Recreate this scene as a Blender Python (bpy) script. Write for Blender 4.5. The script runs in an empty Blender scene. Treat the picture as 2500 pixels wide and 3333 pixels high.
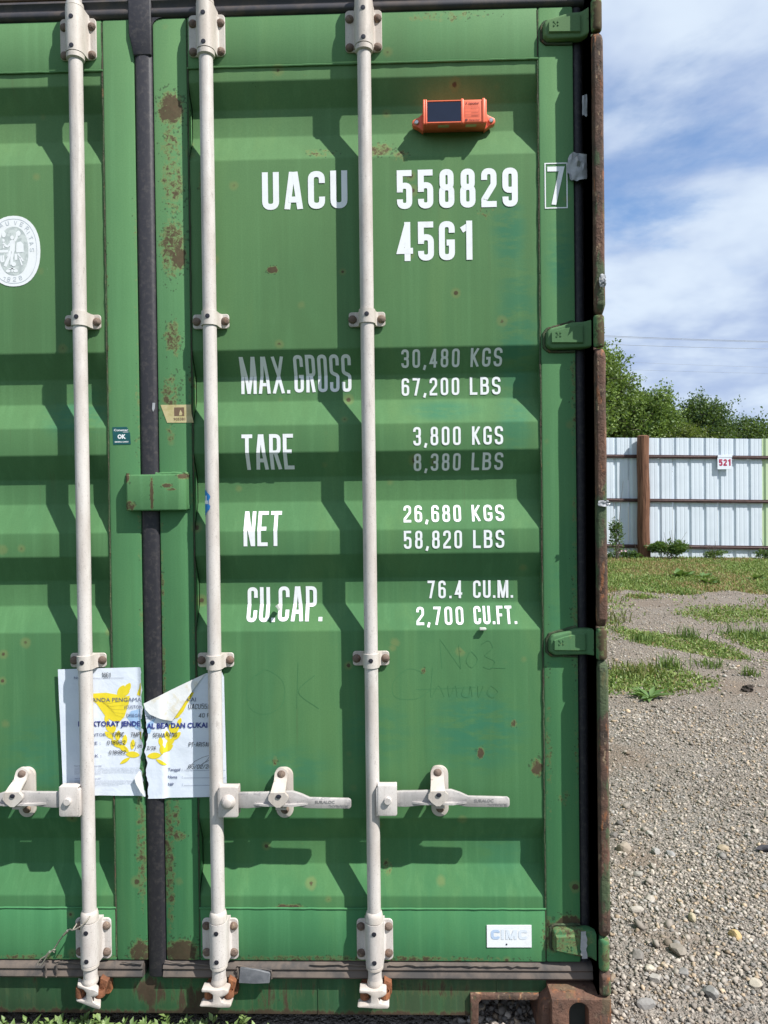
import bpy, bmesh, math, random
import numpy as np
from mathutils import Vector, Matrix, noise as mnoise

random.seed(7)
RNG = np.random.default_rng(11)
SC = bpy.context.scene
COL = SC.collection
PI = math.pi

# ------------------------------------------------------------------ camera
CAM_POS = (0.66888, -1.88885, 1.40631)
YAW, PITCH, ROLL = -0.025618, -0.011063, -0.011663
fwd = Vector((math.sin(YAW) * math.cos(PITCH), math.cos(YAW) * math.cos(PITCH), math.sin(PITCH)))
rt = Vector((math.cos(YAW), -math.sin(YAW), 0))
up = rt.cross(fwd)
rt2 = rt * math.cos(ROLL) + up * math.sin(ROLL)
up2 = -rt * math.sin(ROLL) + up * math.cos(ROLL)
cam_d = bpy.data.cameras.new('camera')
cam = bpy.data.objects.new('camera', cam_d)
COL.objects.link(cam)
cam.matrix_world = Matrix(((rt2.x, up2.x, -fwd.x, CAM_POS[0]), (rt2.y, up2.y, -fwd.y, CAM_POS[1]),
                           (rt2.z, up2.z, -fwd.z, CAM_POS[2]), (0, 0, 0, 1)))
cam_d.sensor_fit = 'VERTICAL'
cam_d.sensor_height = 24.0
cam_d.lens = 24.0 * 2311 / 3333
cam_d.clip_start = 0.05
cam_d.clip_end = 3000
SC.camera = cam

# ------------------------------------------------------------------ light, sky, exposure
SUN_DIR = Vector((1.47, -1.0, 2.19)).normalized()
EL = math.asin(SUN_DIR.z)
AZ = math.atan2(SUN_DIR.x, SUN_DIR.y)
sun_d = bpy.data.lights.new('sun', 'SUN')
sun_d.energy = 5.0
sun_d.angle = math.radians(0.53)
sun_d.color = (1.0, 0.975, 0.93)
sun = bpy.data.objects.new('sun', sun_d)
sun.rotation_euler = SUN_DIR.to_track_quat('Z', 'Y').to_euler()
sun.location = (6, -6, 12)
COL.objects.link(sun)

SC.view_settings.view_transform = 'Standard'
SC.view_settings.look = 'None'
SC.view_settings.gamma = 1
SC.view_settings.use_curve_mapping = False
SC.view_settings.exposure = 0.57
SC.cycles.max_bounces = 6
SC.cycles.use_denoising = True

world = bpy.data.worlds.new('World')
SC.world = world
world.use_nodes = True
wn = world.node_tree
wn.nodes.clear()


class NT:
    """small helper around a node tree"""
    def __init__(s, tree):
        s.t = tree

    def n(s, typ, ins=None, **attrs):
        nd = s.t.nodes.new(typ)
        for k, v in attrs.items():
            setattr(nd, k, v)
        for k, v in (ins or {}).items():
            s.set(nd.inputs[k], v)
        return nd

    def set(s, sock, v):
        if isinstance(v, bpy.types.NodeSocket):
            s.t.links.new(v, sock)
        elif isinstance(v, bpy.types.Node):
            s.t.links.new(v.outputs[0], sock)
        else:
            if sock.type == 'RGBA' and len(v) == 3:
                v = (*v, 1)
            sock.default_value = v

    def math(s, op, a, b=0.0, c=None, clamp=False):
        nd = s.t.nodes.new('ShaderNodeMath')
        nd.operation = op
        nd.use_clamp = clamp
        s.set(nd.inputs[0], a)
        s.set(nd.inputs[1], b)
        if c is not None:
            s.set(nd.inputs[2], c)
        return nd.outputs[0]

    def ramp(s, v, a, b, x=0.0, y=1.0, smooth=True):
        nd = s.t.nodes.new('ShaderNodeMapRange')
        nd.interpolation_type = 'SMOOTHSTEP' if smooth else 'LINEAR'
        s.set(nd.inputs['Value'], v)
        s.set(nd.inputs['From Min'], a)
        s.set(nd.inputs['From Max'], b)
        s.set(nd.inputs['To Min'], x)
        s.set(nd.inputs['To Max'], y)
        return nd.outputs[0]

    def mix(s, f, a, b, blend='MIX'):
        nd = s.t.nodes.new('ShaderNodeMix')
        nd.data_type = 'RGBA'
        nd.blend_type = blend
        s.set(nd.inputs['Factor'], f)
        s.set(nd.inputs['A'], a) if False else s.set(nd.inputs[6], a)
        s.set(nd.inputs[7], b)
        return nd.outputs[2]

    def noise(s, vec, scale, detail=4, rough=0.6, dist=0.0):
        nd = s.t.nodes.new('ShaderNodeTexNoise')
        s.set(nd.inputs['Vector'], vec)
        nd.inputs['Scale'].default_value = scale
        nd.inputs['Detail'].default_value = detail
        nd.inputs['Roughness'].default_value = rough
        nd.inputs['Distortion'].default_value = dist
        return nd.outputs[0]

    def scalev(s, vec, sc, off=(0, 0, 0)):
        nd = s.t.nodes.new('ShaderNodeMapping')
        s.set(nd.inputs['Vector'], vec)
        nd.inputs['Scale'].default_value = sc
        nd.inputs['Location'].default_value = off
        return nd.outputs[0]


W = NT(wn)
tc = W.n('ShaderNodeTexCoord')
sky = W.n('ShaderNodeTexSky', sky_type='NISHITA', sun_disc=False, sun_elevation=EL, sun_rotation=AZ,
          altitude=50.0, air_density=1.0, dust_density=0.25, ozone_density=4.5)
# cloud layers, a function of direction only: stretched towards the horizon as a flat layer is
sep = W.n('ShaderNodeSeparateXYZ', {0: tc.outputs['Generated']})
zz = W.math('MAXIMUM', sep.outputs['Z'], 0.0)
den = W.math('ADD', zz, 0.28)
cmb = W.n('ShaderNodeCombineXYZ', {'X': W.math('DIVIDE', sep.outputs['X'], den), 'Y': W.math('DIVIDE', sep.outputs['Y'], den), 'Z': zz})
cv = W.scalev(cmb.outputs[0], (1, 1, 1), (10.21, 11.13, 11.38))
c1 = W.noise(cv, 1.5, 7, 0.58, 0.3)
c2 = W.noise(cv, 4.2, 6, 0.62, 0.2)
cov = W.math('ADD', W.math('MULTIPLY', c1, 0.78), W.math('MULTIPLY', c2, 0.22))
cover = W.ramp(cov, 0.30, 0.485)
shade = W.noise(W.scalev(cmb.outputs[0], (1, 1, 1), (6.84, 13.36, 8.14)), 1.9, 5, 0.55, 0.2)
shade2 = W.ramp(shade, 0.36, 0.62)
ccol = W.mix(shade2, (0.300, 0.385, 0.585), (0.585, 0.670, 0.775))
bg1 = W.n('ShaderNodeBackground', {'Color': sky.outputs[0], 'Strength': 0.125})
bg2 = W.n('ShaderNodeBackground', {'Color': ccol, 'Strength': 0.88})
mx = W.n('ShaderNodeMixShader', {0: W.math('MULTIPLY', cover, 0.95), 1: bg1, 2: bg2})
W.n('ShaderNodeOutputWorld', {0: mx})

# ------------------------------------------------------------------ object helpers
ORG = {}


def tag(o, label=None, cat=None, group=None, kind=None):
    if label: o['label'] = label
    if cat: o['category'] = cat
    if group: o['group'] = group
    if kind: o['kind'] = kind
    return o


def empty(name, loc, label, cat, group=None):
    o = bpy.data.objects.new(name, None)
    o.empty_display_size = 0.1
    COL.objects.link(o)
    o.location = loc
    ORG[o] = Vector(loc)
    return tag(o, label, cat, group)


def link(name, me, mat, parent=None, loc=None):
    """link a mesh whose vertices are in world space (or local when loc is given)"""
    o = bpy.data.objects.new(name, me)
    COL.objects.link(o)
    if mat is not None and not me.materials:
        me.materials.append(mat)
    if parent is not None:
        o.parent = parent
        ORG[o] = ORG[parent]
        if loc is None:
            if ORG[parent].length > 0:
                me.transform(Matrix.Translation(-ORG[parent]))
        else:
            o.location = Vector(loc) - ORG[parent]
    else:
        if loc is not None:
            o.location = loc
            ORG[o] = Vector(loc)
        else:
            ORG[o] = Vector((0, 0, 0))
    return o


def recenter(o):
    """move the origin of a top-level single mesh to its base centre"""
    me = o.data
    co = np.empty(len(me.vertices) * 3, dtype=np.float32)
    me.vertices.foreach_get('co', co)
    co = co.reshape(-1, 3)
    mn, mx_ = co.min(0), co.max(0)
    c = Vector(((mn[0] + mx_[0]) / 2, (mn[1] + mx_[1]) / 2, mn[2]))
    me.transform(Matrix.Translation(-c))
    o.location = c
    ORG[o] = c
    return o


class MB:
    def __init__(s):
        s.bm = bmesh.new()

    def verts(s, L):
        return [s.bm.verts.new(p) for p in L]

    def face(s, vs):
        try:
            return s.bm.faces.new(vs)
        except ValueError:
            return None

    def prism(s, poly, axis, a, b):
        def P(u, v, w):
            return {'y': (u, w, v), 'z': (u, v, w), 'x': (w, u, v)}[axis]
        va = s.verts([P(u, v, a) for u, v in poly])
        vb = s.verts([P(u, v, b) for u, v in poly])
        n = len(poly)
        s.face(va[::-1]); s.face(vb)
        for i in range(n):
            s.face([va[i], va[(i + 1) % n], vb[(i + 1) % n], vb[i]])
        return s

    def box(s, x0, x1, y0, y1, z0, z1):
        return s.prism([(x0, z0), (x1, z0), (x1, z1), (x0, z1)], 'y', y0, y1)

    def lathe(s, prof, c, axis='z', seg=24, caps=True):
        """prof: [(r, h)] along the axis from c"""
        rings = []
        for r, h in prof:
            ring = []
            for k in range(seg):
                a = 2 * PI * k / seg
                u, v = r * math.cos(a), r * math.sin(a)
                p = {'z': (u, v, h), 'y': (u, h, v), 'x': (h, u, v)}[axis]
                ring.append(s.bm.verts.new((c[0] + p[0], c[1] + p[1], c[2] + p[2])))
            rings.append(ring)
        for A, B in zip(rings, rings[1:]):
            for k in range(seg):
                s.face([A[k], A[(k + 1) % seg], B[(k + 1) % seg], B[k]])
        if caps:
            s.face(rings[0][::-1]); s.face(rings[-1])
        return s

    def tube(s, path, r, seg=8, caps=True, closed=False):
        pts = [Vector(p) for p in path]
        n = len(pts)
        rs = r if isinstance(r, (list, tuple)) else [r] * n
        rings = []
        ref = None
        for i, p in enumerate(pts):
            t = (pts[min(i + 1, n - 1)] - pts[max(i - 1, 0)])
            t = t.normalized() if t.length > 1e-9 else Vector((0, 0, 1))
            if ref is None:
                ref = t.orthogonal().normalized()
            u = (ref - t * ref.dot(t))
            u = u.normalized() if u.length > 1e-6 else t.orthogonal().normalized()
            ref = u
            v = t.cross(u)
            rings.append([s.bm.verts.new(p + (u * math.cos(2 * PI * k / seg) + v * math.sin(2 * PI * k / seg)) * rs[i]) for k in range(seg)])
        for A, B in zip(rings, rings[1:]):
            for k in range(seg):
                s.face([A[k], A[(k + 1) % seg], B[(k + 1) % seg], B[k]])
        if caps:
            s.face(rings[0][::-1]); s.face(rings[-1])
        return s

    def bevel(s, off, seg=2, ang=30):
        s.bm.normal_update()
        bmesh.ops.recalc_face_normals(s.bm, faces=s.bm.faces)
        ed = [e for e in s.bm.edges if len(e.link_faces) == 2 and e.calc_face_angle(0) > math.radians(ang)]
        if ed:
            bmesh.ops.bevel(s.bm, geom=ed, offset=off, offset_type='OFFSET', segments=seg, profile=0.5, affect='EDGES', clamp_overlap=True)
        return s

    def mesh(s, name, smooth=40):
        s.bm.normal_update()
        bmesh.ops.recalc_face_normals(s.bm, faces=s.bm.faces)
        me = bpy.data.meshes.new(name)
        s.bm.to_mesh(me)
        s.bm.free()
        if smooth:
            for p in me.polygons: p.use_smooth = True
            me.set_sharp_from_angle(angle=math.radians(smooth))
        return me

    def build(s, name, mat, parent=None, loc=None, smooth=40):
        return link(name, s.mesh(name, smooth), mat, parent, loc)


def np_mesh(name, V, F, tint=None, smooth=False):
    """V (n,3), F (m,k) all faces with k corners"""
    me = bpy.data.meshes.new(name)
    V = np.ascontiguousarray(V, dtype=np.float32)
    F = np.ascontiguousarray(F, dtype=np.int32)
    m, k = F.shape
    me.vertices.add(len(V)); me.vertices.foreach_set('co', V.ravel())
    me.loops.add(m * k); me.loops.foreach_set('vertex_index', F.ravel())
    me.polygons.add(m); me.polygons.foreach_set('loop_start', np.arange(0, m * k, k, dtype=np.int32))
    if smooth:
        me.polygons.foreach_set('use_smooth', np.ones(m, dtype=bool))
    if tint is not None:
        at = me.attributes.new('tint', 'FLOAT_COLOR', 'POINT')
        c = np.ones((len(V), 4), dtype=np.float32); c[:, :3] = tint
        at.data.foreach_set('color', c.ravel())
    me.update(); me.validate()
    return me


# ------------------------------------------------------------------ materials
MATS = {}


def new_mat(name):
    m = bpy.data.materials.new(name)
    m.use_nodes = True
    m.node_tree.nodes.clear()
    MATS[name] = m
    return m, NT(m.node_tree)


def finish(N, col, rough=0.5, bump=None, bstr=0.3, bdist=0.001, spec=0.5, metal=0.0, trans=None):
    p = N.n('ShaderNodeBsdfPrincipled', {'Base Color': col, 'Roughness': rough, 'Metallic': metal, 'Specular IOR Level': spec})
    if bump is not None:
        b = N.n('ShaderNodeBump', {'Height': bump, 'Strength': bstr, 'Distance': bdist})
        N.t.links.new(b.outputs[0], p.inputs['Normal'])
    N.n('ShaderNodeOutputMaterial', {0: p})
    return p


def blot(N, xz, spots, edge):
    """sum of soft irregular ellipses (x, z, rx, rz, strength) in the door plane"""
    acc = None
    for (x, z, rx, rz, st) in spots:
        q = N.scalev(xz, (1 / rx, 0, 1 / rz), (-x / rx, 0, -z / rz))
        ln = N.n('ShaderNodeVectorMath', {0: q}, operation='LENGTH').outputs['Value']
        v = N.ramp(ln, 0.35, 1.25, st, 0.0)
        acc = v if acc is None else N.math('MAXIMUM', acc, v)
    return acc


def paint_mat(name, a, b, rust_th=0.70, spots=(), specks=0.0, touch=(), edge_bottom=None, fade=True, rough=0.58, streak=0.9, rstretch=1.0, halo_k=0.42):
    m, N = new_mat(name)
    pos = N.n('ShaderNodeNewGeometry').outputs['Position']
    sx = N.n('ShaderNodeSeparateXYZ', {0: pos})
    # pigment: weathered cloudiness and faint runs
    base = N.mix(N.ramp(N.noise(pos, 2.3, 5, 0.6, 0.6), 0.3, 0.7), a, b)
    run = N.noise(N.scalev(pos, (38, 20, 1.3)), 1.0, 4, 0.6)
    base = N.mix(N.math('MULTIPLY', N.ramp(run, 0.48, 0.72), 0.30 * streak), base, tuple(min(1, c * 1.35 + 0.02) for c in a))
    base = N.mix(N.math('MULTIPLY', N.ramp(run, 0.50, 0.30), 0.28 * streak), base, tuple(c * 0.72 for c in a))
    drip = N.noise(N.scalev(pos, (70, 20, 1.6), (1, 0, 3)), 1.0, 5, 0.7, 0.2)
    base = N.mix(N.math('MULTIPLY', N.math('MULTIPLY', N.ramp(drip, 0.60, 0.74), N.ramp(N.noise(pos, 3.0, 3, 0.5), 0.45, 0.62)), 0.50 * streak), base, (0.075, 0.095, 0.045))
    scr = N.noise(N.scalev(pos, (150, 30, 9), (5, 0, 1)), 1.0, 4, 0.7, 1.2)
    base = N.mix(N.math('MULTIPLY', N.ramp(scr, 0.69, 0.74), 0.40 * streak), base, (0.17, 0.30, 0.17))
    blotch = N.noise(N.scalev(pos, (5, 5, 0.8), (2, 0, 5)), 1.0, 5, 0.62, 0.5)
    base = N.mix(N.math('MULTIPLY', N.ramp(blotch, 0.50, 0.68), 0.45 * streak), base, (a[0] * 1.55, a[1] * 1.20, a[2] * 1.10))
    base = N.mix(N.math('MULTIPLY', N.ramp(blotch, 0.48, 0.30), 0.42 * streak), base, tuple(c * 0.66 for c in a))
    if fade:   # chalky, sun-faded towards the top
        base = N.mix(N.ramp(sx.outputs['Z'], 0.4, 2.9, 0.0, 0.34, False), base, (0.225, 0.29, 0.135))
    fine = N.noise(pos, 260, 2, 0.6)
    base = N.mix(N.math('MULTIPLY', N.ramp(fine, 0.35, 0.7), 0.16), base, tuple(c * 0.6 for c in a))
    rustn = N.noise(N.scalev(pos, (1, 1, rstretch)), 62, 8, 0.72, 0.4)
    big = N.noise(pos, 5.0, 4, 0.6)
    f = N.math('ADD', N.math('MULTIPLY', rustn, 0.72), N.math('MULTIPLY', big, 0.28))
    if spots:
        f = N.math('ADD', f, N.math('MULTIPLY', blot(N, pos, spots, 0), 0.24))
    if edge_bottom:
        f = N.math('ADD', f, N.ramp(sx.outputs['Z'], edge_bottom[0], edge_bottom[1], edge_bottom[2], 0.0))
    rust = N.math('MULTIPLY', N.ramp(f, rust_th - 0.01, rust_th + 0.08), 0.88)
    halo = N.ramp(f, rust_th - 0.07, rust_th + 0.02)
    if specks:
        vv = N.n('ShaderNodeTexVoronoi', {'Vector': N.scalev(pos, (1, 0.3, 1)), 'Scale': 17.0, 'Randomness': 1.0})
        sc_ = N.n('ShaderNodeSeparateColor', {0: vv.outputs['Color']})
        rad = N.ramp(sc_.outputs[0], 1 - specks, 1.0, 0.07, 0.21, False)
        dd = N.math('ADD', vv.outputs['Distance'], N.math('MULTIPLY', N.math('SUBTRACT', rustn, 0.5), 0.16))
        on = N.math('GREATER_THAN', sc_.outputs[0], 1 - specks)
        sp = N.math('MULTIPLY', N.ramp(N.math('SUBTRACT', dd, N.math('MULTIPLY', rad, 0.55)), 0.0, 0.05, 1.0, 0.0), on)
        hl = N.math('MULTIPLY', N.ramp(N.math('SUBTRACT', dd, rad), 0.0, 0.16, 1.0, 0.0), on)
        rust = N.math('MAXIMUM', rust, N.math('MULTIPLY', sp, 0.85))
        halo = N.math('MAXIMUM', halo, N.math('MULTIPLY', hl, 0.8))
    col = base
    # pinhead blisters that gather where the coat is failing
    if spots:
        vd = N.n('ShaderNodeTexVoronoi', {'Vector': N.scalev(pos, (1, 0.3, 1), (.3, 0, .7)), 'Scale': 95.0, 'Randomness': 1.0})
        near = N.ramp(N.math('ADD', N.math('MULTIPLY', blot(N, pos, [(a_, b_, c_ * 1.5, d_ * 1.4, e_) for a_, b_, c_, d_, e_ in spots], 0), 0.30), N.math('MULTIPLY', big, 0.7)), 0.42, 0.68)
        rdot = N.math('MULTIPLY', near, N.ramp(N.noise(pos, 150, 2, 0.5), 0.35, 0.65, 0.05, 0.55))
        dot = N.ramp(N.math('SUBTRACT', vd.outputs['Distance'], rdot), -0.02, 0.08, 0.62, 0.0)
        col = N.mix(N.math('MULTIPLY', dot, N.ramp(near, 0.02, 0.2)), col, (0.045, 0.062, 0.036))
    if touch:   # brushed-on touch-up paint, bluer than the coat
        tn = N.noise(N.scalev(pos, (9, 9, 26)), 1.0, 5, 0.65)
        tm = N.math('MULTIPLY', blot(N, pos, touch, 0), N.ramp(tn, 0.36, 0.58))
        col = N.mix(N.math('MULTIPLY', tm, 0.62), col, (0.028, 0.160, 0.105))
    col = N.mix(N.math('MULTIPLY', halo, halo_k), col, (0.23, 0.225, 0.085))
    rc = N.mix(N.noise(pos, 60, 4, 0.7), (0.036, 0.026, 0.021), (0.118, 0.070, 0.050))
    col = N.mix(rust, col, rc)
    h = N.math('ADD', N.math('MULTIPLY', rust, 0.6), N.math('MULTIPLY', N.noise(pos, 6, 3, 0.5), 2.2))
    h = N.math('ADD', h, N.math('MULTIPLY', fine, 0.10))
    finish(N, col, N.ramp(rust, 0, 1, rough, 0.9), h, 0.35, 0.0010, 0.06)
    return m


G_A = (0.072, 0.190, 0.076)
G_B = (0.054, 0.163, 0.069)
door_spots = [(0.70, 2.68, .035, .02, .8), (0.83, 2.68, .06, .03, .8), (0.62, 2.35, .05, .03, .9), (0.68, 2.33, .03, .03, .7), (0.46, 2.345, .06, .02, .7),
              (0.33, 2.035, .02, .012, 1.3), (0.15, 2.28, .02, .06, .8), (0.90, 2.18, .03, .03, .6), (0.69, 2.27, .04, .02, .7),
              (0.35, .325, .06, .010, 1.3), (0.40, .20, .03, .035, 1.0), (0.57, .20, .05, .02, .9), (0.78, .185, .10, .012, 1.0),
              (0.87, .74, .012, .02, 1.2), (1.02, .70, .02, .03, 1.2), (0.96, .82, .012, .015, 1.2), (0.72, .96, .01, .012, 1.1),
              (1.045, 1.2, .012, .5, .55), (1.045, 2.2, .012, .4, .5), (.62, .42, .02, .03, .8), (.32, .72, .01, .02, .9)]
touches = [(0.96, 2.12, .05, .11, .9), (0.98, 1.86, .06, .22, .75), (0.78, 1.655, .10, .03, .8), (0.86, 0.80, .14, .12, .9), (0.60, .80, .10, .10, .5),
           (.97, 1.62, .05, .10, .7), (-.21, 1.66, .10, .08, .8), (-.33, .72, .10, .14, .6), (1.08, 2.1, .03, .25, .5), (.36, .70, .12, .06, .6), (.93, .46, .08, .06, .4)]
M_PANEL = paint_mat('green door panel paint', G_A, G_B, 0.700, door_spots, 0.20, touches)
frame_spots = [(0.065, 2.465, .045, .055, 1.35), (0.065, 2.36, .04, .09, .75), (0.065, 2.27, .04, .12, .85), (0.065, 2.1, .045, .10, 1.0), (0.08, 2.07, .03, .04, 1.3),
               (0.06, 1.86, .03, .06, .95), (0.05, 1.70, .03, .08, .7), (0.05, 1.60, .02, .04, .9), (.03, .45, .02, .30, .9), (.06, .205, .055, .04, 1.5), (-.05, .2, .04, .05, 1.2), (-.045, .5, .02, .3, .8),
               (-.035, 1.5, .012, 1.2, .5), (.022, 1.0, .010, .7, .7), (1.10, .285, .05, .03, 1.5), (1.05, .25, .03, .07, 1.0), (1.125, 1.3, .012, 1.0, .55), (1.09, .62, .02, .03, .8), (1.05, .7, .012, .4, .6),
               (.107, 1.2, .01, 1.0, .5), (-.118, 1.9, .01, .3, .7), (.5, .187, .6, .012, .9), (-.3, .187, .3, .012, .8), (.78, 2.69, .15, .02, .6), (.05, .58, .02, .05, .8), (.055, .52, .03, .02, 1.0)]
M_FRAME = paint_mat('green door frame paint', (0.070, 0.215, 0.090), (0.056, 0.190, 0.082), 0.700, frame_spots, 0.12, [(1.09, 2.05, .04, .10, .8), (1.07, 1.1, .02, .2, .4)])
M_HINGE = paint_mat('green hinge paint', (0.064, 0.165, 0.076), (0.050, 0.130, 0.060), 0.66, [(1.183, 2.64, .020, .08, 1.2), (1.183, 1.84, .020, .08, 1.1), (1.183, 1.04, .020, .08, 1.15), (1.09, .25, .08, .06, .8), (1.10, .205, .06, .012, 1.2), (1.19, .23, .03, .1, .7)], 0.0)
M_COVER = paint_mat('green cover plate paint', (0.068, 0.205, 0.088), (0.060, 0.175, 0.072), 0.70, [(0.008, 1.44, .006, .06, 1.6), (0.05, 1.462, .02, .008, 1.6), (.06, 1.452, .02, .006, 1.3), (-.06, 1.485, .012, .02, 1.6), (.09, 1.487, .02, .012, 1.5), (-.05, 1.41, .02, .02, 1.0)], 0.10)
M_SILL = paint_mat('worn green sill paint', (0.034, 0.115, 0.050), (0.056, 0.085, 0.046), 0.60, [(-.03, .09, .05, .05, .9), (.10, .06, .07, .05, .9), (.75, .10, .10, .03, .5), (.25, .08, .10, .04, .3)], 0.05, (), (0.028, 0.05, 0.22), False, 0.65, 1.2, 0.16, 0.12)
M_SIDE = paint_mat('green side wall paint', G_A, G_B, 0.74, (), 0.06)


def rust_mat(name, a, b, green=0.0, orange=0.25, tan=0.25):
    m, N = new_mat(name)
    pos = N.n('ShaderNodeNewGeometry').outputs['Position']
    n1 = N.noise(pos, 9, 7, 0.65, 0.4)
    col = N.mix(N.ramp(n1, 0.32, 0.68), a, b)
    n2 = N.noise(N.scalev(pos, (55, 55, 12)), 1.0, 6, 0.68, 0.5)
    col = N.mix(N.math('MULTIPLY', N.ramp(n2, 0.56, 0.66), orange), col, (0.42, 0.16, 0.06))
    n4 = N.noise(N.scalev(pos, (80, 80, 30), (3, 1, 7)), 1.0, 5, 0.7, 0.3)
    col = N.mix(N.math('MULTIPLY', N.ramp(n4, 0.58, 0.66), tan), col, (0.50, 0.37, 0.23))
    if green:
        n3 = N.noise(N.scalev(pos, (14, 14, 5), (1, 5, 2)), 1.0, 5, 0.62)
        col = N.mix(N.math('MULTIPLY', N.ramp(n3, 0.535, 0.59), green), col, (0.070, 0.108, 0.055))
    pit = N.ramp(N.noise(pos, 45, 5, 0.7, 0.4), 0.56, 0.66)
    col = N.mix(N.math('MULTIPLY', pit, 0.45), col, tuple(c * 0.5 for c in b))
    h = N.math('ADD', N.noise(pos, 90, 6, 0.7), N.math('MULTIPLY', N.noise(pos, 28, 4, 0.6), 1.6))
    h = N.math('SUBTRACT', h, N.math('MULTIPLY', pit, 0.5))
    finish(N, col, 0.8, h, 0.9, 0.0032, 0.2)
    return m


M_POST = rust_mat('rusty corner post', (0.140, 0.078, 0.056), (0.066, 0.050, 0.040), 0.8, 0.55, 0.5)
M_CAST = rust_mat('rusty corner casting', (0.170, 0.090, 0.062), (0.092, 0.058, 0.044), 0.25, 0.35, 0.2)
M_KEEP = rust_mat('orange rusty keeper', (0.24, 0.095, 0.045), (0.13, 0.058, 0.034), 0.0, 0.55, 0.15)
M_RIVET = rust_mat('brown rivet steel', (0.20, 0.150, 0.120), (0.13, 0.090, 0.072), 0.0, 0.15, 0.35)


def rod_mat(name, a, b, dirt=0.4, wear=0.0):
    m, N = new_mat(name)
    pos = N.n('ShaderNodeNewGeometry').outputs['Position']
    col = N.mix(N.ramp(N.noise(N.scalev(pos, (16, 16, 5)), 1.0, 6, 0.65), 0.35, 0.68), a, b)
    sp = N.noise(pos, 330, 2, 0.7)
    col = N.mix(N.math('MULTIPLY', N.ramp(sp, 0.60, 0.70), dirt), col, (0.20, 0.17, 0.15))
    sp2 = N.noise(N.scalev(pos, (60, 60, 22), (4, 1, 2)), 1.0, 6, 0.7)
    col = N.mix(N.math('MULTIPLY', N.ramp(sp2, 0.60, 0.68), 0.55 * dirt + 0.1), col, (0.27, 0.235, 0.215))
    grime = N.noise(N.scalev(pos, (26, 26, 2.2), (7, 3, 1)), 1.0, 6, 0.7, 0.8)
    col = N.mix(N.math('MULTIPLY', N.ramp(grime, 0.52, 0.72), 0.55), col, tuple(c * 0.62 for c in b))
    if wear:
        w = N.noise(N.scalev(pos, (30, 30, 45), (2, 6, 1)), 1.0, 6, 0.72, 0.6)
        col = N.mix(N.math('MULTIPLY', N.ramp(w, 0.55, 0.62), wear), col, (0.19, 0.18, 0.19))
    h = N.math('ADD', N.noise(pos, 120, 4, 0.6), N.math('MULTIPLY', N.noise(pos, 20, 3, 0.5), 0.8))
    finish(N, col, 0.55, h, 0.35, 0.0008, 0.4)
    return m


M_ROD = rod_mat('off white rod paint', (0.575, 0.535, 0.505), (0.455, 0.405, 0.37), 0.6)
M_BRACKET = rod_mat('cream bracket paint', (0.545, 0.50, 0.455), (0.455, 0.395, 0.345), 0.5)
M_SEAM = rust_mat('grimy weld seam', (0.060, 0.050, 0.036), (0.045, 0.085, 0.040), 0.55, 0.25, 0.1)
M_HANDLE = rod_mat('worn galvanised handle', (0.46, 0.43, 0.41), (0.36, 0.335, 0.32), 0.5, 0.6)


def plain(name, col, rough=0.6, var=0.15, scale=30, bump=0.2, bdist=0.001, metal=0.0, spec=0.4, second=None, th=(0.4, 0.65)):
    m, N = new_mat(name)
    pos = N.n('ShaderNodeNewGeometry').outputs['Position']
    nz = N.noise(pos, scale, 6, 0.65, 0.3)
    c2 = second or tuple(c * (1 - var * 2) for c in col)
    finish(N, N.mix(N.ramp(nz, *th), col, c2), rough, nz, bump, bdist, spec, metal)
    return m


M_RUBBER = plain('black rubber seal', (0.022, 0.021, 0.027), 0.6, 0, 90, 0.4, 0.0012, second=(0.056, 0.050, 0.050), th=(0.45, 0.75))
M_RUBBER_TOP = plain('sooty rubber seal', (0.040, 0.038, 0.044), 0.5, 0, 14, 0.2, 0.001, second=(0.075, 0.060, 0.052))
M_RUBBER_DIRT = plain('mud stained rubber seal', (0.125, 0.098, 0.080), 0.75, 0, 12, 0.35, 0.001, second=(0.055, 0.050, 0.047))
M_RUBBER_GREY = plain('grey rubber patch', (0.135, 0.14, 0.15), 0.6, 0, 25, 0.3, 0.001, second=(0.085, 0.09, 0.10))
M_DARK = plain('dark steel and recess shade', (0.034, 0.042, 0.038), 0.8, 0.1)  # dark steel; beside the post lip its colour paints in shade
M_HEADER = plain('header steel', (0.13, 0.085, 0.062), 0.75, 0, 10, 0.4, 0.002, second=(0.055, 0.08, 0.045))
M_PLUG = plain('dark hole plug', (0.022, 0.022, 0.032), 0.5, 0.1)
M_WHITE = plain('white vinyl lettering', (0.78, 0.79, 0.80), 0.5, 0, 40, 0.05, second=(0.71, 0.715, 0.72), th=(0.5, 0.75))
M_PALE = plain('paper white', (0.70, 0.745, 0.82), 0.6, 0, 13, 0.35, 0.006, second=(0.66, 0.705, 0.79))
M_PAPERBACK = plain('paper reverse', (0.68, 0.68, 0.67), 0.7, 0, 40, 0.4, 0.003, second=(0.64, 0.60, 0.50), th=(0.52, 0.64))
M_YELLOW = plain('yellow print', (0.80, 0.64, 0.03), 0.6, 0.04)
M_OLIVE = plain('olive print', (0.42, 0.35, 0.04), 0.6, 0.05)
M_NAVY = plain('navy print', (0.030, 0.042, 0.23), 0.6, 0.02)
M_INKBLUE = plain('light blue print', (0.36, 0.53, 0.76), 0.6, 0.05)
M_TEXTGREY = plain('grey blue print', (0.10, 0.12, 0.22), 0.6, 0.05)
M_PALEGREY = plain('faded print', (0.42, 0.45, 0.53), 0.6, 0.05)
M_INK = plain('black ink', (0.03, 0.03, 0.04), 0.5, 0.05)
M_ORANGE = plain('orange plastic', (0.80, 0.155, 0.075), 0.42, 0.04, 20, 0.05)
M_ORANGE_INK = plain('dark print on orange', (0.16, 0.025, 0.02), 0.5, 0.05)
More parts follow.
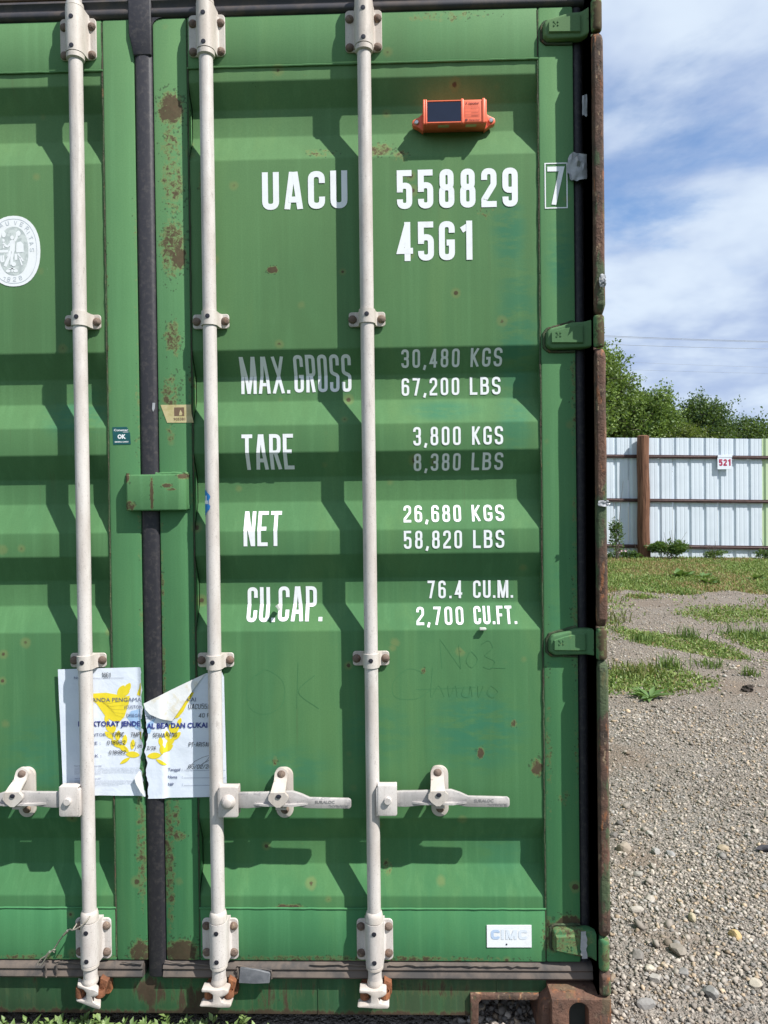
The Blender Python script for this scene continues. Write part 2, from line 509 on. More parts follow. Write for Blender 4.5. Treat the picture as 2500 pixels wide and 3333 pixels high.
M_SCREEN = plain('solar cell glass', (0.012, 0.018, 0.040), 0.25, 0.05, 10, 0.0)
M_STEEL = plain('screw steel', (0.62, 0.60, 0.58), 0.3, 0.05, 40, 0.1, 0.0005, 0.9)
M_TEAL = plain('teal sticker', (0.010, 0.085, 0.088), 0.4, 0.08)
M_TAPE = plain('yellowed sticker', (0.52, 0.44, 0.24), 0.5, 0, 40, 0.2, second=(0.42, 0.36, 0.16))
M_BROWNINK = plain('brown print', (0.16, 0.10, 0.06), 0.6, 0.05)
M_BLUE = plain('blue vinyl', (0.020, 0.20, 0.52), 0.4, 0.05)
M_BVGREY = plain('mottled grey print', (0.42, 0.46, 0.45), 0.5, 0, 70, 0.05, second=(0.58, 0.62, 0.60), th=(0.40, 0.62))
M_BVPRINT = plain('faint grey print', (0.50, 0.54, 0.58), 0.5, 0.05)
M_CIMC1 = plain('faded blue print', (0.46, 0.58, 0.76), 0.5, 0.04)
M_CIMC2 = plain('bleached blue print', (0.68, 0.735, 0.80), 0.5, 0.03)
M_SCRIBBLE = plain('finger mark in dust', (0.056, 0.179, 0.071), 0.62, 0.0, 12, 0.0, spec=0.16, second=(0.060, 0.188, 0.080))
M_GRIPTEXT = plain('cast lettering edge', (0.25, 0.24, 0.235), 0.6, 0.1)
M_WIRE = plain('dirty wire rope', (0.30, 0.27, 0.22), 0.6, 0.2, 200, 0.4, 0.0006)
M_SCRAP = plain('weathered clear tape', (0.40, 0.405, 0.42), 0.3, 0.1, 60, 0.3, 0.001)
M_PEEL = plain('peeling paint flake', (0.55, 0.56, 0.52), 0.6, 0.1)

# ------------------------------------------------------------------ ground
def gz(x, y):
    u = np.clip((np.asarray(y, float) - 1.5) / 11.2, 0, 1) ** 1.2
    return -0.02 + 0.29 * u - 0.018 * (np.asarray(x, float) - 5.1) * u


def vnoise(x, y, s, seed=0):
    """smooth value noise in numpy"""
    x = np.asarray(x, float) * s + seed * 17.3; y = np.asarray(y, float) * s + seed * 9.7
    xi = np.floor(x).astype(np.int64); yi = np.floor(y).astype(np.int64)
    fx = x - xi; fy = y - yi
    fx = fx * fx * (3 - 2 * fx); fy = fy * fy * (3 - 2 * fy)
    def h(a, b):
        n = (a * 374761393 + b * 668265263 + seed * 974711) & 0xffffffff
        n = ((n ^ (n >> 13)) * 1274126177) & 0xffffffff
        return ((n ^ (n >> 16)) & 0xffff) / 65535.0
    return (h(xi, yi) * (1 - fx) + h(xi + 1, yi) * fx) * (1 - fy) + (h(xi, yi + 1) * (1 - fx) + h(xi + 1, yi + 1) * fx) * fy


def fbm(x, y, s, seed=0):
    return (vnoise(x, y, s, seed) + 0.5 * vnoise(x, y, s * 2.1, seed + 1) + 0.25 * vnoise(x, y, s * 4.3, seed + 2)) / 1.75


def ell(x, y, cx, cy, rx, ry):
    return np.exp(-(((x - cx) / rx) ** 2 + ((y - cy) / ry) ** 2))


def WEEDS_BOUNCE_CUT(x, y):
    """weeds along the sill, plus dark unseen ground added to cut bounce light"""
    a = np.clip((0.95 - x) / .3, 0, 1) * np.clip((-0.04 - y) / .1, 0, 1)
    b_ = np.clip((-0.45 - y) / .2, 0, 1)  # unseen ground out to the horizon, added to cut bounce on the ribs
    return np.maximum(a, b_)


def grass_cover(x, y):
    """0..1 share of ground covered with green, as laid out in the yard"""
    x = np.asarray(x, float); y = np.asarray(y, float)
    n = fbm(x, y, 1.6, 3)
    line = x - 0.35 * (y - 5)          # lateral position along the sight lines
    band = np.clip((y - 7.75 + (n - 0.5) * 1.6) / 0.5, 0, 1)
    strip = 0.62 * np.exp(-((y - 6.35 - 0.15 * (x - 4)) / 0.55) ** 2) * np.clip((x - 3.6) / 0.5, 0, 1)
    p1 = np.exp(-((y - (5.15 - 0.78 * (x - 2.95))) / 0.42) ** 4) * np.clip((x - 2.75) / 0.2, 0, 1) * np.clip((3.75 - x) / 0.25, 0, 1)
    pr = np.exp(-((y - 4.95) / 0.42) ** 4) * np.clip((x - 3.7) / 0.3, 0, 1)
    pl = ell(x, y, 2.32, 3.62, 0.42, 0.36) + 0.4 * ell(x, y, 2.75, 3.65, 0.4, 0.35)
    weeds_bounce_cut = WEEDS_BOUNCE_CUT(x, y + (n - .5) * .2)
    lft = 0.5 * np.exp(-((y - 6.0) / 0.8) ** 2) * np.clip((3.2 - x) / 0.3, 0, 1)
    thin = 0.34 * np.clip((y - 3.0) / 1.0, 0, 1) * np.clip(fbm(x, y, 0.9, 15) * 1.6 - .3, 0, 1)
    g = np.maximum.reduce([band, strip, 1.1 * p1, 1.05 * pr, pl, lft, thin])
    return np.maximum(np.clip(g * (0.55 + 0.95 * n), 0, 1), weeds_bounce_cut)


def dirt_cover(x, y):
    x = np.asarray(x, float); y = np.asarray(y, float)
    n = fbm(x, y, 2.2, 8)
    d = 0.9 * ell(x, y, 3.1, 3.45, 0.5, 0.4) + 0.7 * ell(x, y, 1.75, 2.05, 0.45, 0.35) + 0.8 * ell(x, y, 1.55, .02, 0.25, .16) + 0.6 * ell(x, y, 1.52, .42, .25, .12) + 0.6 * ell(x, y, 1.6, .95, .16, .16) + 0.5 * ell(x, y, 3.8, 7.1, 1.2, .5)
    return np.clip(d * (0.4 + 1.1 * n), 0, 1)


def axis_pts(dense0, dense1, step, far):
    a = list(np.arange(dense0, dense1 + 1e-6, step))
    s = step
    p = dense1
    while p < far:
        s *= 1.35; p += s; a.append(p)
    s = step; p = dense0; b = []
    while p > -far:
        s *= 1.35; p -= s; b.append(p)
    return np.array(b[::-1] + a)


gx = axis_pts(-1.0, 9.0, 0.09, 700)
gy = axis_pts(-1.6, 13.5, 0.09, 700)
GX, GY = np.meshgrid(gx, gy)
relief = (fbm(GX, GY, 1.3, 5) - 0.5) * 0.05 * np.clip((GY - 0.6) / 2.5, 0, 1) + (fbm(GX, GY, 7, 6) - 0.5) * 0.012
relief -= dirt_cover(GX, GY) * 0.008
GZ = gz(GX, GY) + relief * np.clip((14 - GY) / 2, 0, 1)
nx, ny = len(gx), len(gy)
idx = np.arange(nx * ny).reshape(ny, nx)
F = np.stack([idx[:-1, :-1], idx[:-1, 1:], idx[1:, 1:], idx[1:, :-1]], -1).reshape(-1, 4)
gc, dc = grass_cover(GX, GY), dirt_cover(GX, GY)
far_g = np.clip((GY - 13) / 1.0, 0, 1)
tint = np.stack([np.maximum(gc, far_g), dc, WEEDS_BOUNCE_CUT(GX, GY)], -1).reshape(-1, 3)
ground_me = np_mesh('ground', np.stack([GX, GY, GZ], -1).reshape(-1, 3), F, tint, True)

m, N = new_mat('gravel yard')
pos = N.n('ShaderNodeNewGeometry').outputs['Position']
att = N.n('ShaderNodeAttribute', attribute_name='tint').outputs['Color']
ac = N.n('ShaderNodeSeparateColor', {0: att})
v1 = N.n('ShaderNodeTexVoronoi', {'Vector': pos, 'Scale': 62.0})
v2 = N.n('ShaderNodeTexVoronoi', {'Vector': pos, 'Scale': 150.0})
cs = N.n('ShaderNodeSeparateColor', {0: v1.outputs['Color']})
cs2 = N.n('ShaderNodeSeparateColor', {0: v2.outputs['Color']})
st = N.mix(cs.outputs[0], (0.165, 0.149, 0.132), (0.36, 0.332, 0.298))
st = N.mix(N.math('MULTIPLY', cs.outputs[1], 0.4), st, (0.24, 0.205, 0.165))
st2 = N.mix(cs2.outputs[0], (0.130, 0.114, 0.098), (0.295, 0.266, 0.232))
grit = N.mix(N.ramp(cs.outputs[2], 0.40, 0.60), st, st2)
grit = N.mix(N.math('MULTIPLY', N.ramp(N.noise(pos, 1.4, 5, 0.6), 0.30, 0.66), 0.60), grit, (0.195, 0.162, 0.132))
grit = N.mix(N.ramp(N.n('ShaderNodeSeparateXYZ', {0: pos}).outputs['Y'], 1.2, 4.5, 0.0, 0.45), grit, (0.215, 0.170, 0.132))
soil = N.mix(N.noise(pos, 30, 6, 0.7), (0.140, 0.105, 0.080), (0.250, 0.200, 0.155))
col = N.mix(N.ramp(N.math('ADD', ac.outputs[1], N.math('MULTIPLY', N.math('SUBTRACT', N.noise(pos, 14, 5, 0.7), 0.5), 0.9)), 0.30, 0.65, 0, 0.9), grit, soil)
turf = N.mix(N.noise(pos, 26, 6, 0.7), (0.095, 0.125, 0.040), (0.25, 0.205, 0.110))
col = N.mix(N.ramp(N.math('ADD', ac.outputs[0], N.math('MULTIPLY', N.math('SUBTRACT', N.noise(pos, 9, 6, 0.75), 0.5), 1.1)), 0.32, 0.70, 0, 0.9), col, turf)
weedy = N.mix(N.noise(pos, 40, 5, 0.7), (0.022, 0.045, 0.012), (0.060, 0.085, 0.028))  # weed green kept dark to weaken light bounced onto the doors
col = N.mix(ac.outputs[2], col, weedy)
hh = N.math('SUBTRACT', 1.0, v1.outputs['Distance'])
hh = N.math('ADD', N.math('MULTIPLY', hh, 1.0), N.math('MULTIPLY', N.math('SUBTRACT', 1.0, v2.outputs['Distance']), 0.5))
finish(N, col, 0.9, hh, 1.0, 0.012, 0.2)
g = link('ground', ground_me, m)
tag(g, kind='structure')
g['label'] = 'grey gravel yard with dirt patches and green tufts rising gently to the fence'

# loose stones on the gravel
ico = bmesh.new(); bmesh.ops.create_icosphere(ico, subdivisions=1, radius=1)
ICO_V = np.array([v.co[:] for v in ico.verts]); ICO_F = np.array([[v.index for v in f.verts] for f in ico.faces]); ico.free()


def gsurf(x, y):
    r = (fbm(x, y, 1.3, 5) - 0.5) * 0.05 * np.clip((y - 0.6) / 2.5, 0, 1) + (fbm(x, y, 7, 6) - 0.5) * 0.012 - dirt_cover(x, y) * 0.008
    return gz(x, y) + r


def stones(px, py, size, sink=0.25, seed=1, pal=None):
    rng = np.random.default_rng(seed)
    n = len(px)
    shapes = []
    for k in range(14):
        q = ICO_V * (1 + rng.normal(0, 0.22, (len(ICO_V), 1)))
        # flatten with a few cutting planes -> broken faces
        for j in range(6):
            d = rng.normal(size=3); d /= np.linalg.norm(d)
            h = q @ d; lim = rng.uniform(0.38, 0.75)
            q = q - np.clip(h - lim, 0, None)[:, None] * d
        shapes.append(q)
    shapes = np.array(shapes)
    V = shapes[rng.integers(0, 14, n)]
    sc = size[:, None] * np.stack([rng.uniform(.8, 1.35, n), rng.uniform(.7, 1.1, n), rng.uniform(.45, .85, n)], -1)
    V = V * sc[:, None, :]
    t = rng.normal(0, 0.35, n); a = rng.uniform(0, 2 * PI, n)
    ct, stt = np.cos(t), np.sin(t)
    y2 = V[..., 1] * ct[:, None] - V[..., 2] * stt[:, None]; z2 = V[..., 1] * stt[:, None] + V[..., 2] * ct[:, None]
    ca, sa = np.cos(a), np.sin(a)
    x3 = V[..., 0] * ca[:, None] - y2 * sa[:, None]; y3 = V[..., 0] * sa[:, None] + y2 * ca[:, None]
    zc = gsurf(px, py) + sc[:, 2] * (0.75 - sink * rng.uniform(0.6, 2.6, n))
    P = np.stack([x3 + px[:, None], y3 + py[:, None], z2 + zc[:, None]], -1)
    k = len(ICO_V)
    Fa = ICO_F[None] + (np.arange(n) * k)[:, None, None]
    g_ = rng.beta(2.2, 2.6, n)[:, None]
    c = np.array([0.115, 0.103, 0.092]) * (1 - g_) + np.array([0.52, 0.470, 0.410]) * g_
    c *= (0.86 + 0.36 * fbm(px, py, 1.1, 40))[:, None] * np.array([1.0, 0.968, 0.93])
    warm = rng.random(n) < 0.16
    c[warm] *= np.array([1.12, 0.98, 0.80])
    cool = rng.random(n) < 0.22
    c[cool] *= np.array([0.93, 0.99, 1.07])
    T = np.repeat(c, k, 0)
    return P.reshape(-1, 3), Fa.reshape(-1, 3), T


def in_view(x, y, margin=0.34):
    """keep what this photograph or one taken a step aside could show"""
    right = 0.669 + (y + 1.889) * (0.50 + margin)
    left = np.where(y > -0.05, 1.05, -0.9)
    return (x < right) & (x > left)


def scatter(n, x0, x1, y0, y1, seed, smin, smax, pw=2.2, thin=True):
    rng = np.random.default_rng(seed)
    x = rng.uniform(x0, x1, n); y = rng.uniform(y0, y1, n)
    keep = in_view(x, y)
    if thin:
        keep &= rng.random(n) > 0.80 * np.clip(dirt_cover(x, y) * 1.5, 0, 1)
        keep &= rng.random(n) > 0.9 * np.clip(grass_cover(x, y) * 1.4, 0, 1)
    x, y = x[keep], y[keep]
    s = smin + (smax - smin) * rng.random(len(x)) ** pw
    return x, y, s


m, N = new_mat('broken limestone')
pos = N.n('ShaderNodeNewGeometry').outputs['Position']
att = N.n('ShaderNodeAttribute', attribute_name='tint').outputs['Color']
nz = N.noise(pos, 140, 5, 0.7)
col = N.mix(N.math('MULTIPLY', N.ramp(nz, 0.35, 0.7), 0.35), att, (0.16, 0.14, 0.12))
finish(N, col, 0.88, nz, 0.5, 0.002, 0.25)
M_STONE = m
parts = []
for k, a in enumerate([(42000, 0.95, 2.6, -0.35, 1.0, 1, .0024, .0120, 3.0), (40000, 1.1, 3.6, 1.0, 2.9, 2, .0030, .0130, 3.4), (36000, 1.3, 6.0, 2.9, 6.5, 3, .0042, .0135, 3.2),
                       (9000, 1.9, 7.5, 6.5, 8.6, 4, .006, .018, 2.6), (5200, -0.9, 1.05, -0.30, -0.0, 5, .004, .014, 2.0), (1500, .8, 1.2, -.05, .6, 6, .006, .016, 1.6)]):
    n_, x0, x1, y0, y1, sd, s0, s1, pw = a
    if k in (4, 5):
        rng = np.random.default_rng(sd)
        x = rng.uniform(x0, x1, n_); y = rng.uniform(y0, y1, n_); s = s0 + (s1 - s0) * rng.random(n_) ** pw
    else:
        x, y, s = scatter(n_, x0, x1, y0, y1, sd, s0, s1, pw)
    parts.append(stones(x, y, s, 0.25, sd + 20))
rng = np.random.default_rng(77)
x, y, s = scatter(520, 1.1, 4.5, -0.3, 4.5, 31, .013, .026, 1.8, False)
parts.append(stones(x, y, s, 0.22, 51))
off = 0; Vs, Fs, Ts = [], [], []
for P, Fa, T in parts:
    Vs.append(P); Fs.append(Fa + off); Ts.append(T); off += len(P)
gr = link('gravel', np_mesh('gravel', np.concatenate(Vs), np.concatenate(Fs), np.concatenate(Ts)), M_STONE)
tag(gr, 'loose broken grey gravel covering the yard beside the container', kind='stuff')

# the stones large enough to be told apart
ROCKS = [
    (1.56, 1.03, .034, (.36, .31, .25), 'large tan grey stone, biggest of the group close to the container post'),
    (1.555, 1.14, .021, (.17, .16, .15), 'dark grey stone just behind the large tan grey stone'),
    (1.605, 1.16, .017, (.30, .285, .265), 'small grey stone right of the dark stone, against the post'),
    (1.71, 1.16, .019, (.42, .40, .37), 'rounded pale stone standing alone behind the tan stone'),
    (1.68, 1.00, .021, (.38, .375, .365), 'flat pale grey stone right of the large tan grey stone'),
    (1.735, 0.985, .018, (.34, .34, .345), 'tilted bluish grey stone casting a black shadow, beside the flat pale one'),
    (1.63, 0.89, .018, (.33, .30, .26), 'upright beige stone with a dark side, in front of the flat pale one'),
    (1.97, 1.04, .022, (.42, .35, .25), 'sandy tan stone in the gravel toward the right side'),
    (1.74, 0.44, .024, (.58, .42, .20), 'yellow sandstone cobble, the only yellow stone on the gravel'),
    (1.525, 0.36, .027, (.31, .275, .235), 'tilted brownish stone over a black hollow in the gravel'),
    (1.39, 0.34, .024, (.25, .235, .22), 'dark grey stone nearest the lowest door hinge'),
    (1.47, 0.59, .021, (.50, .46, .41), 'pale cream pitted stone beside the post, level with the bottom label'),
    (1.54, 0.66, .019, (.48, .44, .39), 'pale pinkish stone behind the pale cream pitted stone'),
    (1.41, 0.28, .016, (.60, .55, .45), 'smooth cream pebble in front of the dark grey stone'),
    (1.555, 0.83, .021, (.40, .38, .35), 'long light grey stone between the beige upright and the pinkish stone'),
    (1.64, 0.54, .019, (.50, .44, .31), 'flat buff stone left of the yellow sandstone cobble'),
    (1.34, 0.12, .022, (.30, .295, .29), 'angular grey stone lowest in view beside the rusty casting'),
    (1.54, 0.17, .023, (.35, .345, .335), 'wedge shaped grey stone on bare soil in the foreground'),
    (1.69, 0.21, .021, (.53, .48, .40), 'pale cream stone at the lower right of the gravel'),
    (1.405, 0.23, .022, (.42, .40, .37), 'long pale grey stone left of the bare soil patch'),
    (1.50, 0.255, .018, (.27, .265, .26), 'mid grey stone between the tilted brownish stone and the bare soil'),
]
for i, (x, y, s, c, lab) in enumerate(ROCKS):
    bm = bmesh.new(); bmesh.ops.create_icosphere(bm, subdivisions=2, radius=1)
    rr = random.Random(100 + i)
    cuts = [(Vector((rr.gauss(0, 1), rr.gauss(0, 1), rr.gauss(0, 1))).normalized(), rr.uniform(.5, .82)) for _ in range(9)]
    e = (rr.uniform(1.0, 1.5), rr.uniform(.75, 1.0), rr.uniform(.55, .85))
    for v in bm.verts:
        p = v.co * (1 + 0.10 * mnoise.noise(v.co * 1.7 + Vector((i * 3.1, 0, 0))))
        for d, l in cuts:
            h = p.dot(d)
            if h > l: p = p - d * (h - l)
        v.co = Vector((p.x * e[0], p.y * e[1], p.z * e[2])) * s
    bmesh.ops.rotate(bm, verts=bm.verts, cent=(0, 0, 0), matrix=Matrix.Rotation(rr.uniform(-.4, .4), 3, 'X') @ Matrix.Rotation(rr.uniform(0, 6.28), 3, 'Z'))
    me = bpy.data.meshes.new('stone'); bm.to_mesh(me); bm.free()
    at = me.attributes.new('tint', 'FLOAT_COLOR', 'POINT')
    for k in range(len(me.vertices)): at.data[k].color = (c[0] * .80, c[1] * .78, c[2] * .75, 1)
    o = link('stone', me, M_STONE, None, (x, y, float(gsurf(x, y)) + s * 0.26))
    tag(o, lab, 'stone', 'larger stones lying on the gravel')

# ------------------------------------------------------------------ shipping container
box_root = empty('shipping_container', (0, 0, 0), 'weathered green steel shipping container with white locking rods on its closed doors', 'shipping container')

# door panel cross section: (z, y) outer flats at OUT, inner flats at INN
OUT, INN = 0.004, 0.040
FOLDS = [(2.536, 2.479, 2.405, 2.328), (1.823, 1.757, 1.689, 1.621), (1.548, 1.483, 1.4155, 1.338), (1.274, 1.206, 1.137, 1.069), (0.565, 0.495, 0.425, 0.3545)]
PROF = [(2.574, OUT)]
for A, B, C, D in FOLDS:
    PROF += [(A, OUT), (B, INN), (C, INN), (D, OUT)]
PROF.append((0.322, OUT))
PZ = np.array([p[0] for p in PROF][::-1]); PY = np.array([p[1] for p in PROF][::-1])


def surf(z):
    if z > 2.574 or z < 0.322: return 0.0
    return float(np.interp(z, PZ, PY))


def panel(x0, x1, parent_name='door'):
    b = MB()
    xs = list(np.linspace(x0, x1, 9))
    rows = [[b.bm.verts.new((x, y, z)) for x in xs] for z, y in PROF]
    for r0, r1 in zip(rows, rows[1:]):
        for k in range(len(xs) - 1):
            b.face([r0[k], r0[k + 1], r1[k + 1], r1[k]])
    b.bm.normal_update()
    ed = [e for e in b.bm.edges if len(e.link_faces) == 2 and e.calc_face_angle(0) > 0.2]
    bmesh.ops.bevel(b.bm, geom=ed, offset=0.0035, offset_type='OFFSET', segments=3, profile=0.5, affect='EDGES')
    bmesh.ops.reverse_faces(b.bm, faces=[f for f in b.bm.faces if f.normal.y > 0])
    me = bpy.data.meshes.new('door')
    b.bm.to_mesh(me); b.bm.free()
    for p in me.polygons: p.use_smooth = True
    return link('door', me, M_PANEL, box_root)


door_r = panel(0.112, 1.041)
door_l = panel(-1.041, -0.116)
door_r['label'] = 'right door carrying the white container number and weights'
door_l['label'] = 'left door carrying the oval white sticker'


def bar(x0, x1, z0, z1, y0, y1, name, mat, parent, bev=0.004, seg=2):
    return MB().box(x0, x1, y0, y1, z0, z1).bevel(bev, seg).build(name, mat, parent)


def frame(door, s, xa, xb, xc, xd):
    """perimeter frame: outer stile xa..xb (hinge side), inner stile xc..xd"""
    bar(xa, xb, 0.180, 2.707, 0.0, 0.055, 'frame_stile', M_FRAME, door, 0.005)
    bar(xc, xd, 0.180, 2.707, 0.0, 0.055, 'frame_stile', M_FRAME, door, 0.005)
    lo, hi = min(xb, xc), max(xa, xd)
    lo, hi = sorted((min(xa, xb, xc, xd), max(xa, xb, xc, xd)))
    a = min(xb, xd) if s > 0 else min(xb, xd)
    inner = sorted([xa, xb, xc, xd])
    bar(inner[1] + 0.0006, inner[2] - 0.0006, 2.5745, 2.707, 0.0005, 0.055, 'frame_rail', M_FRAME, door, 0.004)
    bar(inner[1] + 0.0006, inner[2] - 0.0006, 0.180, 0.3215, 0.0005, 0.055, 'frame_rail', M_FRAME, door, 0.004)
    # weld beads along the rails, grime along the stiles
    for z in (2.573, 0.3225):
        rr = random.Random(int(z * 100) + s)
        MB().tube([(x, 0.001 + rr.uniform(-.0005, .0005), z + rr.uniform(-.0004, .0004)) for x in np.linspace(inner[1], inner[2], 50)], 0.0028, 6).build('weld_bead', M_FRAME, door)
    for xx, sg in ((inner[1] + .0018, 1), (inner[2] - .0018, -1)):
        MB().tube([(xx + sg * random.uniform(-.0009, .0009), 0.0022 + (surf(z) - .004) * 0, z) for z in np.linspace(0.19, 2.70, 120)], [0.0022 + .0008 * mnoise.noise(Vector((xx * 9, 0, k * .35))) for k in range(120)], 6).build('seam_grime', M_SEAM, door)


frame(door_r, 1, 1.0399, 1.131, 0.018, 0.109)
frame(door_l, -1, -1.131, -1.0399, -0.117, -0.0315)


# rubber seals
def seal_profile(pts, x0, x1, name, mat, door):
    """horizontal strip from (y, z) profile"""
    b = MB().prism(pts, 'x', x0, x1)
    return b.build(name, mat, door, smooth=50)


for door, x0, x1, xin in ((door_r, 0.012, 1.160, 0.018), (door_l, -1.160, -0.044, -0.0315)):
    seal_profile([(0.05, 2.708), (0.006, 2.708), (-0.004, 2.714), (-0.006, 2.724), (-0.001, 2.732), (0.004, 2.736), (0.002, 2.744), (-0.003, 2.752), (0.004, 2.762), (0.05, 2.765)], x0, x1, 'door_seal', M_RUBBER_TOP, door)
    seal_profile([(0.05, 0.178), (0.006, 0.178), (-0.007, 0.172), (-0.010, 0.164), (-0.005, 0.158), (-0.009, 0.151), (-0.012, 0.144), (-0.008, 0.138), (0.05, 0.136)], x0, x1, 'door_seal', M_RUBBER_DIRT, door)
b = MB()
b.prism([(-0.0305, 0.05), (-0.0310, 0.003), (-0.026, -0.003), (-0.016, -0.0058), (-0.002, -0.0062), (0.010, -0.0045), (0.0165, 0.002), (0.0172, 0.05)], 'z', 0.138, 2.612)
b.prism([(-.0310, 2.606), (.0165, 2.606), (.0170, 2.765), (-.0437, 2.765), (-.0437, 2.664), (-.0405, 2.652)], 'y', -.0075, .05)
b.bevel(.0030, 2, 30)
b.build('door_seal', M_RUBBER, door_r, smooth=50)
b = MB()      # upright seal by the hinge side
b.prism([(1.1312, 0.05), (1.1312, 0.012), (1.137, 0.007), (1.150, 0.007), (1.158, 0.014), (1.1595, 0.06)], 'z', 0.136, 2.765)
b.build('door_seal', M_RUBBER, door_r, smooth=50)
b = MB()
b.prism([(-1.1312, 0.05), (-1.1312, 0.012), (-1.137, 0.007), (-1.150, 0.007), (-1.158, 0.014), (-1.1595, 0.06)], 'z', 0.136, 2.765)
b.build('door_seal', M_RUBBER, door_l, smooth=50)
# rounded rubber fillets where the seals meet at the top
b = MB(); pts = [(0.0172, 2.7075)]
for k in range(9):
    a = PI / 2 * k / 8
    pts.append((0.0172 + 0.030 - 0.030 * math.cos(a) * 1.0, 2.7075 - 0.030 + 0.030 * math.sin(a)))
b.prism(pts, 'y', -0.0025, 0.03); b.build('seal_corner', M_RUBBER, door_r)
# pasted rubber patch and curled lips of the lower seal
b = MB()
q = [(.222, .172), (.262, .168), (.303, .158), (.301, .133), (.262, .131), (.218, .133)]
va = b.verts([(x, -0.016 - 0.004 * (k in (3, 4, 5)), z) for k, (x, z) in enumerate(q)]); vb = b.verts([(x, -0.010, z) for x, z in q])
b.face(va); b.face(vb[::-1])
for k in range(6): b.face([va[k], vb[k], vb[(k + 1) % 6], va[(k + 1) % 6]])
b.bevel(0.0012, 1).build('seal_patch', M_RUBBER_GREY, door_r)
rr = random.Random(3)
for x0, x1, z0, z1 in ((.214, .306, .174, .161), (.018, .15, .184, .172), (.41, .60, .178, .175), (.62, 1.02, .1775, .176), (-.10, -.045, .183, .178), (-.27, -.2, .181, .180)):
    n = max(6, int((x1 - x0) / .012))
    MB().tube([(x0 + (x1 - x0) * k / n, -0.010 + rr.uniform(-.0015, .0015), z0 + (z1 - z0) * k / n + rr.uniform(-.0018, .0018)) for k in range(n + 1)], 0.0023, 6).build('seal_lip', M_RUBBER_DIRT, door_r)
for x, z0, z1 in ((.215, .170, .142), (.306, .163, .142), (-.305, .178, .142), (-.276, .180, .145)):
    MB().tube([(x + rr.uniform(-.0015, .0015), -0.014, z0 + (z1 - z0) * k / 5) for k in range(6)], [.002, .003, .0022, .0032, .002, .0028], 6).build('seal_lip', M_RUBBER_DIRT, door_r)

# header, sill, floor, walls, roof
bar(-1.165, 1.165, 2.767, 2.893, 0.004, 0.09, 'door_header', M_HEADER, box_root, 0.006)
b = MB()
xs = [-1.02, -0.859, -0.838, 0.838, 0.859, 1.03]
# sill face with fork recesses near both castings
b.prism([(-1.042, 0.138), (-1.042, 0.0895), (-0.838, 0.0895), (-0.838, 0.028), (0.838, 0.028), (0.838, 0.0895), (1.042, 0.0895), (1.042, 0.138)], 'y', 0.010, 0.10)
b.bevel(0.003, 2).build('door_sill', M_SILL, box_root)
for s in (1, -1):
    f = MB()
    f.prism([(s * 0.836, 0.010), (s * 0.836, 0.0925), (s * 1.030, 0.0925), (s * 1.026, 0.078), (s * 0.866, 0.078), (s * 0.8585, 0.070), (s * 0.857, 0.010)], 'y', -0.001, 0.10)
    f.bevel(0.003, 2).build('recess_frame', M_POST, box_root)
w = MB().box(0.4275, 0.4290, 0.0075, 0.011, 0.03, 0.135).box(0.9095, 0.911, 0.0075, 0.011, 0.094, 0.135)
w.build('weld_seam', M_SILL, box_root)
bar(-1.15, 1.15, 0.10, 0.14, 0.103, 12.1, 'container_floor', M_DARK, box_root, 0.004)
bar(-1.16, 1.16, 0.145, 2.76, 0.13, 0.14, 'inner_liner', M_DARK, box_root, 0.002)
bar(-1.19, 1.19, 2.862, 2.885, 0.093, 12.19, 'roof_panel', M_SIDE, box_root, 0.003)
for s in (1, -1):
    b = MB(); pts = []; y = 0.16; k = 0
    while y < 12.0:
        pts += [(y, 1.185), (y + 0.072, 1.185), (y + 0.140, 1.149), (y + 0.210, 1.149)]
        y += 0.278
    va = b.verts([(s * x, yy, 0.17) for yy, x in pts]); vb = b.verts([(s * x, yy, 2.80) for yy, x in pts])
    for i in range(len(pts) - 1): b.face([va[i], va[i + 1], vb[i + 1], vb[i]])
    b.build('side_wall', M_SIDE, box_root)
    bar(s * 1.150 if s > 0 else -1.194, 1.194 if s > 0 else -1.150, 0.10, 0.168, 0.18, 12.19, 'side_rail', M_SIDE, box_root, 0.004)
    bar(s * 1.150 if s > 0 else -1.194, 1.194 if s > 0 else -1.150, 2.802, 2.86, 0.18, 12.19, 'side_rail', M_SIDE, box_root, 0.004)
bar(-1.15, 1.15, 0.10, 2.86, 12.192, 12.21, 'end_wall', M_SIDE, box_root, 0.004)

